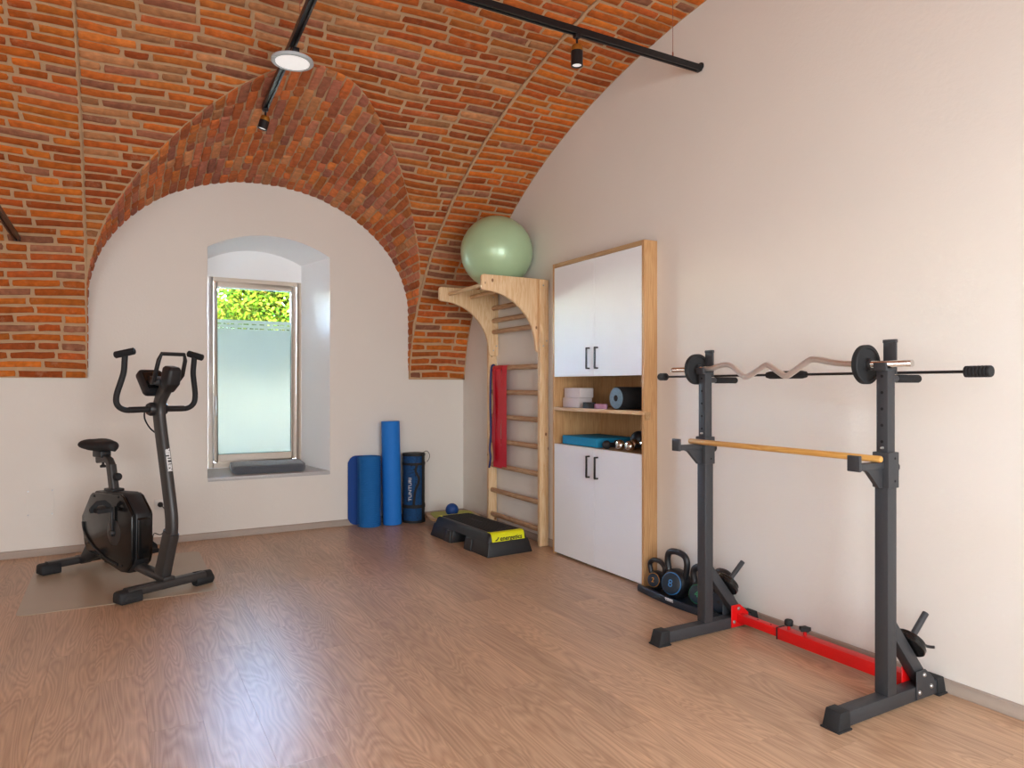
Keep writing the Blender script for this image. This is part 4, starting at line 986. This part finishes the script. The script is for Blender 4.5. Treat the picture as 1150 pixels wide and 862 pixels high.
# seat
b = bm(); b.sweep([P(.625, 0, .545), P(.645, 0, .63), P(.668, 0, .725)], rrect(.046, .062, .012), (-1, 0, 0)); b.build('seat_post', 'bikegrey', BK, local=True)
b = bm(); b.sweep([P(.655, 0, .71), P(.69, 0, .752), P(.735, 0, .768), P(.83, 0, .752)], rrect(.044, .046, .010), (0, 0, 1)); b.build('seat_slide', 'bikegrey', BK, local=True)
b = bm(); b.box((.575, -.04, .56), (.685, .04, .578)); b.build('post_collar', 'blackplastic', BK, local=True, bevel=.005)
b = bm(); b.lathe([(0, -.020), (.020, -.020), (.026, -.008), (.026, .006), (.010, .014), (.008, .04), (0, .04)], P(.585, -.0, .655), (1, 0, 0), 14); b.build('adjuster_knob', 'rubber', BK, local=True)
b = bm(); b.lathe([(0, -.016), (.018, -.016), (.020, -.004), (.008, .004), (.007, .024), (0, .024)], P(.775, 0, .720), (0, 0, 1), 14); b.build('slide_knob', 'rubber', BK, local=True)
b = bm(); b.box((.735, -.035, .772), (.85, .035, .815)); b.build('seat_clamp', 'blackplastic', BK, local=True, bevel=.008)
b = bm()   # saddle: nose towards the front
rings = []
for s, hw, z, hh in ((.625, .020, .850, .018), (.640, .036, .852, .028), (.67, .050, .852, .034), (.72, .068, .850, .036), (.77, .092, .850, .038), (.83, .114, .852, .042), (.87, .116, .856, .044), (.90, .102, .858, .040), (.915, .06, .858, .026)):
    rings.append([P(s, hw * math.cos(2 * math.pi * i / 20), z + (hh * math.sin(2 * math.pi * i / 20) if math.sin(2 * math.pi * i / 20) > 0 else .034 * math.sin(2 * math.pi * i / 20)) - (.010 * (1 - abs(math.cos(2 * math.pi * i / 20))) if s > .76 else 0)) for i in range(20)])
n = 20; vs = [p for q in rings for p in q]; fs = [tuple(range(n))[::-1], tuple((len(rings) - 1) * n + i for i in range(n))]
for j in range(len(rings) - 1): fs += [(j * n + i, j * n + (i + 1) % n, (j + 1) * n + (i + 1) % n, (j + 1) * n + i) for i in range(n)]
b.add(vs, fs); b.build('saddle', 'rubber', BK, local=True, smooth=70)
# handlebar
b = bm(); b.lathe([(0, -.055), (.034, -.055), (.042, -.04), (.042, .04), (.034, .055), (0, .055)], P(.115, 0, 1.105), (0, 1, 0), 20); b.build('handlebar_clamp', 'blackplastic', BK, local=True)
b = bm(); b.tube(spline([P(.14, 0, 1.135), P(.20, -.02, 1.11), P(.20, -.03, 1.05), P(.16, -.02, .99), P(.12, 0, .955)], 6), .005, 8); b.build('sensor_cable', 'rubber', BK, local=True)
for sg in (-1, 1):
    pts = spline([P(.11, sg * .03, 1.105), P(.11, sg * .12, 1.102), P(.11, sg * .195, 1.105), P(.11, sg * .238, 1.135), P(.105, sg * .245, 1.19), P(.09, sg * .228, 1.27), P(.08, sg * .216, 1.33), P(.07, sg * .216, 1.40), P(.065, sg * .216, 1.432)], 5)
    b = bm(); b.tube(pts, .0165, 12, up=(1, 0, 0)); hb = b.build('handlebar', 'rubber', BK, local=True)
    b = bm(); b.tube([P(.11, sg * .065, 1.1045), P(.11, sg * .17, 1.1035)], .0185, 12); b.build('pulse_sensor', 'blackplastic', hb, local=True)
    b = bm(); d = Vector(P(-.06, sg * .065, .018)) if sg < 0 else Vector(P(-.05, sg * .05, -.022)); c = Vector(P(.062, sg * .22, 1.438))
    d = Vector(P(.060, -.052, -.018)) if sg < 0 else Vector(P(.055, -.040, .020))
    d *= .68; b.tube([c - d * 1.05, c - d * .95, c + d * .95, c + d * 1.05], .0205, 12, scale=[.7, 1, 1, .7]); b.build('end_grip', 'foam', hb, local=True)
# console
T = Matrix.Translation(P(.160, 0, 1.268)) @ Matrix.Rotation(R(-52), 4, 'Y')
b = bm(); b.T = T; b.prism(rrect(.175, .15, .025, 3), (0, 0, -.030), (1, 0, 0), (0, 1, 0), (0, 0, 1), .05); con = b.build('console', 'blackplastic', BK, local=True, bevel=.008)
b = bm(); b.T = T; b.box((-.06, -.055, .0195), (.06, .055, .022)); b.build('console_screen', 'bikegloss', con, local=True)
b = bm(); b.sweep([P(.005, 0, 1.235), P(-.035, 0, 1.275), P(-.055, 0, 1.345), P(-.058, 0, 1.362)], rrect(.072, .088, .016), (-1, 0, 0), scale=[.95, 1.15, 1.1, .8]); hd = b.build('mast_head', 'blackplastic', BK, local=True, bevel=.004)
b = bm(); b.bar(P(-.01, 0, 1.262), P(.14, 0, 1.285), .085, .045); b.build('console_arm', 'blackplastic', BK, local=True, bevel=.008)
lp = [P(.02, -.072, 1.265), P(-.02, -.085, 1.31), P(-.055, -.082, 1.40), P(-.065, -.070, 1.436), P(-.065, .070, 1.436), P(-.055, .082, 1.40), P(-.02, .085, 1.31), P(.02, .072, 1.265)]
b = bm(); b.sweep(lp, rrect(.021, .021, .006), (1, 0, 0)); b.build('front_handle', 'blackplastic', BK, local=True)
b = bm(); b.bar(P(.03, -.08, 1.268), P(.03, .08, 1.268), .05, .03); b.build('handle_mount', 'blackplastic', BK, local=True, bevel=.005)
# power cord from the socket to the bike
cw = [Vector((.306, YB - .049, .314)), Vector((.33, YB - .09, .29)), Vector((.36, 6.0, .22)), Vector((.30, 5.85, .14)), Vector((.24, 5.72, .17)), Vector((.22, 5.60, .08)), Vector((.14, 5.40, .12)), Vector((.06, 5.24, .16))]
b = MB(); b.tube(spline(cw, 6), .0035, 8); b.build('power_cord', 'rubber', BK)

# ------------------------------------------------------------------ squat rack
rk = thing('squat_rack', 'black squat rack with red adjustable crossbar standing by the white wall', 'squat rack', (2.6, 2.11, 0))
XU0, XU1 = 2.56, 2.615
for yi, (Y0, Y1, inn) in enumerate(((1.610, 1.665, 1), (2.560, 2.615, -1))):
    ymid = (Y0 + Y1) / 2
    b = MB(); b.box((2.285, Y0, .008), (2.915, Y1, .063)); b.build('base_foot', 'black', rk, bevel=.003)
    for x0, x1 in ((2.255, 2.325), (2.885, 2.940)):
        b = MB(); xa, xb_ = (x0 - .004, x1 + .004); f = .012; 
        b.hexa([(xa, Y0 - f, 0), (xb_, Y0 - f, 0), (xb_, Y1 + f, 0), (xa, Y1 + f, 0), (xa, Y0 - f, .007), (xb_, Y0 - f, .007), (xb_, Y1 + f, .007), (xa, Y1 + f, .007)])
        g = -.018 if x0 < 2.5 else 0; g2 = .012 if x0 > 2.5 else 0
        b.hexa([(x0, Y0 - .007, .006), (x1, Y0 - .007, .006), (x1, Y1 + .007, .006), (x0, Y1 + .007, .006), (x0 - g, Y0 - .004, .069), (x1 - g2, Y0 - .004, .069), (x1 - g2, Y1 + .004, .069), (x0 - g, Y1 + .004, .069)])
        b.build('rubber_foot', 'rubber', rk, bevel=.0025)
    b = MB(); b.box((XU0, Y0, .063), (XU1, Y1, .866)); b.build('upright', 'black', rk, bevel=.003)
    b = MB(); b.box((XU0 + .004, Y0 + .004, .866), (XU1 - .004, Y1 - .004, 1.312)); iu = b.build('inner_post', 'black', rk, bevel=.003)
    for z in [1.035 + i * .063 for i in range(5)]:
        for xs, dr in ((XU0 + .0036, (-1, 0, 0)),):
            b = MB(); b.lathe([(0, .0006), (.0055, .0006), (.006, 0), (0, -.001)], (xs, ymid, z), dr, 12); b.build('pin_hole', 'dark', iu)
    b = MB(); b.lathe([(0, .012), (.004, .012), (.005, -.002), (0, -.002)], (XU0 + .004, ymid - .004, 1.012), (-1, 0, 0), 10); b.build('lock_pin', 'steel', iu)
    # sliding collar with safety arm
    b = MB(); b.box((XU0 - .006, Y0 - .006, .858), (XU1 + .006, Y1 + .006, .995)); cl = b.build('collar', 'black', rk, bevel=.003)
    b = MB(); b.lathe([(0, -.005), (.009, -.005), (.010, .012), (.021, .014), (.021, .026), (.016, .032), (0, .032)], (XU1 + .006, ymid, .935), (1, 0, 0), 12); b.build('knob', 'rubber', cl)
    for z in (.972, .885):
        b = MB(); b.lathe([(0, .001), (.0045, .001), (.005, 0), (0, 0)], (XU1 - .02, Y0 - .006, z), (0, -1, 0), 10); b.build('bolt', 'dark', cl)
    b = MB(); b.bar((2.40, ymid, .945), (XU0 - .006, ymid, .945), .034, .026); ar = b.build('safety_arm', 'black', rk, bevel=.003)
    b = MB(); b.prism([(0, 0), (-.11, .0), (-.085, -.012), (-.02, -.075), (0, -.075)], (XU0 - .006, ymid + .010, .934), (1, 0, 0), (0, 0, 1), (0, -1, 0), .020); b.build('gusset', 'black', ar, bevel=.002)
    b = MB(); b.box((2.388, ymid - .026, .930), (2.402, ymid + .026, .990)); b.build('stop_plate', 'black', ar, bevel=.003)
    # bar hook on top
    b = MB(); b.box((2.612, ymid - .026, 1.295), (2.622, ymid + .026, 1.428)); hk = b.build('hook_back', 'black', rk, bevel=.002)
    b = MB(); b.box((2.609, ymid - .0272, 1.416), (2.625, ymid + .0272, 1.430)); b.build('hook_cap', 'black', hk, bevel=.003)
    b = MB(); b.prism([(-.006, 0), (.060, 0), (.060, .012), (.010, .010), (.002, .032), (-.008, .032)], (2.555, ymid + .0255, 1.3095 - .002), (1, 0, 0), (0, 0, 1), (0, -1, 0), .051); b.build('hook_cradle', 'black', hk, bevel=.003)
    # dip handle
    b = MB(); b.tube([(2.612, ymid, 1.278), (2.66, ymid, 1.278)], .0135, 12); dh = b.build('dip_handle', 'black', rk)
    b = MB(); b.tube([(2.655, ymid, 1.278), (2.66, ymid, 1.278), (2.80, ymid, 1.278), (2.806, ymid, 1.278)], .0165, 14, scale=[.9, 1, 1, .8]); b.build('handle_sleeve', 'foam', dh)
    # diagonal brace, gusset plate and plate peg
    b = MB(); b.bar((2.592, ymid, .335), (2.815, ymid, .070), .048, .048, (1, 0, .8)); b.build('brace', 'black', rk, bevel=.003)
    for ys, mm in (((Y0 - .0042) if inn > 0 else (Y1 + .0002), 'black'), ((Y1 + .0002) if inn > 0 else (Y0 - .0042), 'red')):
        b = MB(); b.prism([(2.740, .012), (2.862, .012), (2.862, .075), (2.800, .125), (2.740, .125)], (0, ys, 0), (1, 0, 0), (0, 0, 1), (0, 1, 0), .004); gp = b.build('gusset_plate', mm, rk, bevel=.001, seg=1)
        dr = -1 if ys < ymid else 1; yf = ys if dr < 0 else ys + .004
        for bx_, bz in ((2.790, .104), (2.758, .040), (2.838, .050)):
            b = MB(); b.lathe([(0, .006), (.006, .006), (.009, .003), (.0095, 0), (0, 0)], (bx_, yf, bz), (0, dr, 0), 6 if dr > 0 else 14); b.build('bolt', 'bolt', gp)
    pd_ = Vector((.765, 0, .644)); p0 = Vector((2.706, ymid, .204)) + Vector((.765, 0, .644)) * .024
    b = MB(); b.tube([p0, p0 + pd_ * .17], .0125, 14); b.build('plate_peg', 'black', rk)
    # plates stored on the peg (own things)
    wh = ('near the kettlebells', 'far')[0] if yi else 'nearest the viewer'
    lbls = (('lower iron disc on the plate peg of the rack upright nearest the viewer', 'upper iron disc on the plate peg of the rack upright nearest the viewer') if yi == 0 else ('lower iron disc on the plate peg of the rack upright beside the kettlebells', 'upper iron disc on the plate peg of the rack upright beside the kettlebells'))
    for j, (rad, th) in enumerate(((.066, .020), (.058, .016))):
        base = p0 + pd_ * (.0025 + j * .0212)
        t = thing('weight_plate', lbls[j], 'weight plate', tuple(base), group='weight plates on the storage pegs')
        b = MB(); b.lathe([(.0135, 0), (rad - .003, 0), (rad, .003), (rad, th - .003), (rad - .003, th), (rad - .012, th), (rad - .015, th - .004), (.024, th - .004), (.021, th), (.0135, th), (.0135, 0)], base, pd_, 32); b.build('disc', 'bikegloss', t)
        b = MB(); b.lathe([(.0135, th + .0005), (.0185, th + .0005), (.0185, th - .002), (.0135, th - .002)], base, pd_, 18); b.build('hub_ring', 'steel', t)
    if yi == 0:
        cb = p0 + pd_ * .0425
        t = thing('spring_collar', 'small black clamp collar with lever on the nearest plate peg', 'collar', tuple(cb))
        b = MB(); b.lathe([(.0135, 0), (.019, 0), (.019, .010), (.0135, .010), (.0135, 0)], cb, pd_, 16); b.build('ring', 'blackplastic', t)
        b = MB(); b.sweep(spline([cb + pd_ * .005 + Vector((.010, -.012, -.012)), cb + pd_ * .006 + Vector((.03, -.04, -.030)), cb + pd_ * .008 + Vector((.04, -.065, -.030))], 4), rrect(.016, .010, .004), (0, 0, 1)); b.build('lever', 'blackplastic', t)
# red crossbar
XM = 2.80
b = MB(); b.box((XM - .027, 1.6692, .030), (XM + .027, 2.300, .085)); cbm = b.build('crossbar', 'red', rk, bevel=.003, label='red square-tube crossbar')
b = MB(); b.box((XM - .028, 2.300, .029), (XM + .028, 2.306, .086)); b.build('end_ring', 'rubber', cbm)
b = MB(); b.box((XM - .020, 2.300, .037), (XM + .020, 2.5558, .078)); ext = b.build('crossbar_extension', 'red', rk, bevel=.003)
for y in (2.36, 2.44):
    b = MB(); b.lathe([(0, .0006), (.004, .0006), (.0045, 0), (0, -.001)], (XM, y, .078), (0, 0, 1), 10); b.build('pin_hole', 'dark', ext)
b = MB(); b.tube([(XM, 2.255, .085), (XM, 2.255, .106)], .007, 10); k1 = b.build('knob_stem', 'red', cbm)
b = MB(); b.lathe([(0, 0), (.018, 0), (.020, .003), (.020, .022), (.017, .027), (0, .027)], (XM, 2.255, .105), (0, 0, 1), 12); b.build('round_knob', 'rubber', rk)
b = MB(); b.tube([(XM, 2.165, .085), (XM, 2.165, .106)], .008, 10); b.build('knob_stem', 'red', cbm)
star = [((.029 if i % 2 else .020) * math.cos(2 * math.pi * i / 10), (.029 if i % 2 else .020) * math.sin(2 * math.pi * i / 10)) for i in range(10)]
b = MB(); b.prism(star, (XM, 2.165, .106), (1, 0, 0), (0, 1, 0), (0, 0, 1), .018); b.build('star_knob', 'rubber', rk, bevel=.003)

# curl bar with two plates
XE, ZE = 2.588, 1.334
cbz = thing('curl_bar', 'chrome zigzag curl bar resting in the squat rack hooks', 'barbell', (XE, 2.18, 1.31))
prof = [(2.60, 1.334), (2.545, 1.336), (2.478, 1.350), (2.435, 1.352), (2.395, 1.335), (2.345, 1.297), (2.320, 1.293), (2.295, 1.302), (2.215, 1.342), (2.200, 1.344), (2.182, 1.338), (2.115, 1.298), (2.100, 1.295), (2.080, 1.300), (1.985, 1.356), (1.955, 1.362), (1.92, 1.358), (1.84, 1.343), (1.72, 1.334)]
b = MB(); b.tube(spline([(XE, y, z) for y, z in prof], 3), .0135, 14, up=(1, 0, 0)); b.build('shaft', 'steel', cbz)
for ya, yb_ in ((2.60, 2.828), (1.534, 1.72)):
    b = MB(); n = int((yb_ - ya) / .004); pr = []
    for i in range(n): pr += [(.0135, i * .004), (.0118, i * .004 + .002)]
    b.lathe([(0, 0)] + pr + [(.0115, yb_ - ya), (0, yb_ - ya)], (XE, ya, ZE), (0, 1, 0), 16); b.build('threaded_sleeve', 'chrome', cbz)
def bar_plate(y, label):
    t = thing('weight_plate', label, 'weight plate', (XE, y, ZE - .078), group='weight plates on the curl bar')
    rad, th = .078, .026; ro = .0145
    b = MB(); b.lathe([(ro, 0), (.024, 0), (.027, .006), (rad - .016, .006), (rad - .013, 0), (rad - .003, 0), (rad, .003), (rad, th - .003), (rad - .003, th), (rad - .013, th), (rad - .016, th - .006), (.027, th - .006), (.024, th), (ro, th), (ro, 0)], (XE, y, ZE), (0, 1, 0), 40); b.build('disc', 'rubber', t, smooth=35)
    b = MB(); b.lathe([(ro, -.012), (.022, -.012), (.024, -.008), (.024, 0), (ro, 0), (ro, -.012)], (XE, y, ZE), (0, 1, 0), 18); b.build('star_collar', 'blackplastic', t, smooth=30)
bar_plate(2.632, 'black iron disc on the far end of the curl bar'); bar_plate(1.706, 'black iron disc on the near end of the curl bar')
# long flexible bar lying on the dip handles
fb = thing('flexible_exercise_bar', 'long thin black flexible bar with weighted ends lying across the rack handles', 'exercise bar', (2.70, 2.19, 1.28))
ZB_ = 1.278 + .0165 + .006
b = MB(); b.tube([(2.70, 1.40, ZB_ + .001), (2.70, 2.9, ZB_)], .006, 10); b.build('rod', 'blackplastic', fb)
b = MB(); b.lathe([(0, 0), (.014, .002), (.018, .02), (.018, .20), (.014, .218), (0, .22)], (2.70, 2.08, ZB_), (0, 1, 0), 16); b.build('centre_grip', 'rubber', fb)
pr = [(0, 0), (.019, .001), (.021, .004)]
for i in range(6): pr += [(.0215, .012 + i * .012), (.0185, .0135 + i * .012), (.0185, .0155 + i * .012), (.0215, .017 + i * .012)]
pr += [(.021, .088), (.008, .091), (0, .091)]
b = MB(); b.lathe(pr, (2.70, 1.315, ZB_ + .001), (0, 1, 0), 20); b.build('end_weight', 'rubber', fb, smooth=25)
b = MB(); b.lathe([(0, 0), (.009, 0), (.010, .012), (.021, .018), (.021, .062), (.019, .068), (0, .069)], (2.70, 2.985, ZB_), (0, 1, 0), 18); b.build('end_weight', 'rubber', fb, smooth=30)
b = MB(); b.tube([(2.70, 2.89, ZB_), (2.70, 2.99, ZB_)], .006, 10); b.build('rod_tip', 'blackplastic', fb)
# wooden stick on the safety arms
b = MB(); b.tube([(2.520, 1.612, .9715), (2.520, 1.617, .9715), (2.520, 2.622, .9715), (2.520, 2.627, .9715)], .0132, 16, scale=[.85, 1, 1, .85]); props(b.build('wooden_stick', 'dowel'), 'thin varnished wooden stick lying across the rack safety arms', 'stick')

# ------------------------------------------------------------------ kettlebells on their tray
tr = thing('kettlebell_tray', 'dark navy plastic kettlebell tray on the floor between cabinet and rack', 'tray', (2.86, 3.0, 0))
ys_ = [3.335 - i * (3.335 - 2.665) / 14 for i in range(15)]
front = [(2.770 - .030 * math.sin(math.pi * i / 14), ys_[i]) for i in range(15)]
b = MB(); poly = front + [(2.938, 2.665), (2.938, 3.335)]; b.prism(poly, (0, 0, 0), (1, 0, 0), (0, 1, 0), (0, 0, 1), .018); b.build('base', 'tray', tr, bevel=.003)
lip = [(x + .014, y, .018) for x, y in front]
b = MB(); b.sweep(lip, [(-.016, -.004), (.016, -.004), (.010, .022), (-.006, .022)], (0, 0, 1)); lipo = b.build('front_lip', 'tray', tr, bevel=.003)
for i in range(2):
    for j in range(6):
        y = 3.045 - j * .011 + .004 * i; xx = 2.770 - .030 * math.sin(math.pi * (3.335 - y) / .67) + .014 - .0135 + .0
        b = MB(); b.hexa([(xx - .0008, y, .024 + i * .008), (xx + .002, y, .024 + i * .008), (xx + .002, y + .008, .024 + i * .008), (xx - .0008, y + .008, .024 + i * .008), (xx + .0014, y, .030 + i * .008), (xx + .004, y, .030 + i * .008), (xx + .004, y + .008, .030 + i * .008), (xx + .0014, y + .008, .030 + i * .008)]); b.build('logo_mark', 'print', lipo)
def kettlebell(x, y, rad, hw, hh, num, ring, label):
    t = thing('kettlebell', label, 'kettlebell', (x, y, .0185), group='kettlebells on the tray'); z = .0185 + rad * .90
    b = MB(); b.ball((x, y, z), rad, 32, 20, (.92, 1, .98)); bz = .0186
    b.v = [Vector((v.x, v.y, max(v.z, bz))) for v in b.v]; b.build('bell', 'kettle', t, smooth=60)
    top = z + rad * .75; hgt = z + hh
    pts = spline([(x, y + hw * .72, top - rad * .25), (x, y + hw * .90, top + (hgt - top) * .45), (x, y + hw * .78, hgt - .018), (x, y + hw * .35, hgt), (x, y - hw * .35, hgt), (x, y - hw * .78, hgt - .018), (x, y - hw * .90, top + (hgt - top) * .45), (x, y - hw * .72, top - rad * .25)], 5)
    hr = .0150 if rad < .07 else .0185
    b = MB(); b.tube(pts, hr, 12, up=(1, 0, 0)); b.build('handle', 'kettle', t)
    ax = Vector((-.93, -.30, .18)).normalized(); c = Vector((x, y, z)) + ax * rad * .80
    fr_ = rad * .72
    b = MB(); b.lathe([(0, rad * .12), (fr_ * .6, rad * .11), (fr_ * .92, rad * .05), (fr_, 0), (fr_, -rad * .2), (0, -rad * .2)], c, ax, 32); cap = b.build('number_cap', 'kettleface', t)
    b = MB(); b.lathe([(fr_ * .90, rad * .052), (fr_ * .985, rad * .02), (fr_ * 1.01, -.002), (fr_ * .9, -.004), (fr_ * .9, rad * .052)], c, ax, 32); b.build('ring', ring, cap)
    if num:
        exv = Vector((0, 0, 1)).cross(ax).normalized(); eyv = ax.cross(exv)
        text('lettering', num, rad * .68, c + ax * (rad * .118 + .0006), exv, eyv, ring, cap, thick=.0008)
kettlebell(2.865, 3.262, 0.058, .074, .116, '2', 'orange', 'smallest kettlebell, number 2 and orange ring, next to the cabinet')
kettlebell(2.852, 3.075, .088, .090, .180, '8', 'ringblue', 'large kettlebell with number 8 and blue ring in the tray')
kettlebell(2.862, 2.886, .072, .074, .146, '4', 'ringgreen', 'medium kettlebell with green ring behind the far rack upright')
kettlebell(2.858, 2.726, .070, .064, .160, '', 'kettleface', 'black kettlebell at the rack end of the tray behind the brace')

# ------------------------------------------------------------------ track lights
def rail(name, label, p0, p1, hgts):
    p0, p1 = Vector(p0), Vector(p1); t = thing(name, label, 'track light rail', tuple((p0 + p1) / 2)); d = (p1 - p0).normalized()
    b = MB(); b.sweep([p0, p1], [(-.018, -.017), (-.006, -.017), (-.006, -.006), (.006, -.006), (.006, -.017), (.018, -.017), (.018, .017), (-.018, .017)]); b.build('rail_profile', 'railblack', t, bevel=.001, seg=1)
    b = MB(); e = [p0 - d * .012, p0 + d * .012]; b.sweep(e, rrect(.038, .036, .004)); b.build('end_cap', 'railblack', t)
    b = MB(); b.sweep([p1 - d * .012, p1 + d * .012], rrect(.038, .036, .004)); b.build('end_cap', 'railblack', t)
    for q, top in hgts:
        b = MB(); pq = p0 + (p1 - p0) * q; b.tube([pq + Vector((0, 0, .017)), Vector((pq.x, pq.y, top))], .0016, 6); b.build('suspension_wire', 'wire', t)
        b = MB(); b.lathe([(0, 0), (.005, 0), (.004, .03), (0, .032)], pq + Vector((0, 0, .017)), (0, 0, 1), 8); b.build('wire_clip', 'wire', t)
    return t
def spot(label, p, tilt=(0, 0, -1), L=.085, rad=.030, stem=.05):
    p = Vector(p); t = thing('track_spotlight', label, 'spotlight', tuple(p), group='black track spotlights'); ax = Vector(tilt).normalized()
    b = MB(); b.box((p.x - .016, p.y - .016, p.z - .018), (p.x + .016, p.y + .016, p.z)); b.build('adapter', 'railblack', t, bevel=.002, seg=1)
    q = p - Vector((0, 0, .018)); e = q + Vector((0, 0, -stem))
    b = MB(); b.tube([q, e], .006, 8); b.build('stem', 'railblack', t)
    b = MB(); b.lathe([(0, -.006), (rad - .004, -.006), (rad - .001, 0), (rad, .003), (rad, .024), (0, .024)], e, ax, 24); b.build('brass_ring', 'brass', t, label='brass collar')
    b = MB(); b.lathe([(0, .0), (rad + .001, 0), (rad + .001, L), (rad - .004, L), (rad - .005, L - .012), (0, L - .012)], e + ax * .024, ax, 24); b.build('barrel', 'railblack', t)
    b = MB(); b.lathe([(0, 0), (rad - .006, 0), (rad - .006, -.004), (0, -.004)], e + ax * (.024 + L - .006), ax, 20); b.build('lens', 'led', t)
rail('track_rail', 'long black track light rail running across the vault to the right wall', (-.6, 2.985, 3.085), (2.93, 2.985, 3.085), ((.945, 3.44), (.55, 3.44), (.1, 3.44)))
rw = [o for o in bpy.data.objects if o.name == 'track_rail'][0]
b = MB(); b.lathe([(0, 0), (.020, 0), (.022, .004), (.022, .010), (0, .010)], (2.943, 2.985, 3.10), (1, 0, 0), 16); b.tube([(2.925, 2.985, 3.095), (2.945, 2.985, 3.10)], .009, 8); b.build('wall_bracket', 'railblack', rw)
spot('black and brass spotlight hanging from the rail near the right wall', (2.079, 2.985, 3.068), L=.075, stem=.045)
rail('track_rail', 'black track light rail pointing at the window, with a round panel lamp', (.800, 3.022, 3.085), (.852, 4.79, 3.075), ((.35, 3.38),))
spot('black and brass spotlight at the end of the rail over the window', (.850, 4.762, 3.058), (-.25, .1, -1), L=.055, stem=.04)
t = thing('round_panel_lamp', 'round flat white panel lamp with dark rim hanging under the rail', 'lamp', (.82, 3.95, 2.985))
PC = Vector((.823, 3.835, 2.985))
b = MB(); b.lathe([(0, .016), (.060, .016), (.108, .008), (.110, .003), (.110, -.004), (.106, -.008), (.090, -.008), (.088, -.005), (0, -.005)], PC, (0, 0, 1), 40); b.build('rim', mat('grey_rim', (176, 182, 186), .4), t)
b = MB(); b.lathe([(0, -.0052), (.0885, -.0052), (.0885, -.0075), (0, -.0085)], PC, (0, 0, 1), 36); b.build('diffuser', 'led', t)
b = MB(); b.box((PC.x - .018, PC.y - .09, PC.z + .016), (PC.x + .018, PC.y + .09, PC.z + .040)); b.box((PC.x - .014, PC.y - .02, PC.z + .040), (PC.x + .014, PC.y + .02, 3.058)); b.build('driver_arm', 'railblack', t, bevel=.003)
rail('track_rail', 'dark rail end meeting the brick vault at the left edge', (-.575, 5.70, 2.235), (-.575, 4.55, 2.235), ((.75, 2.95),))
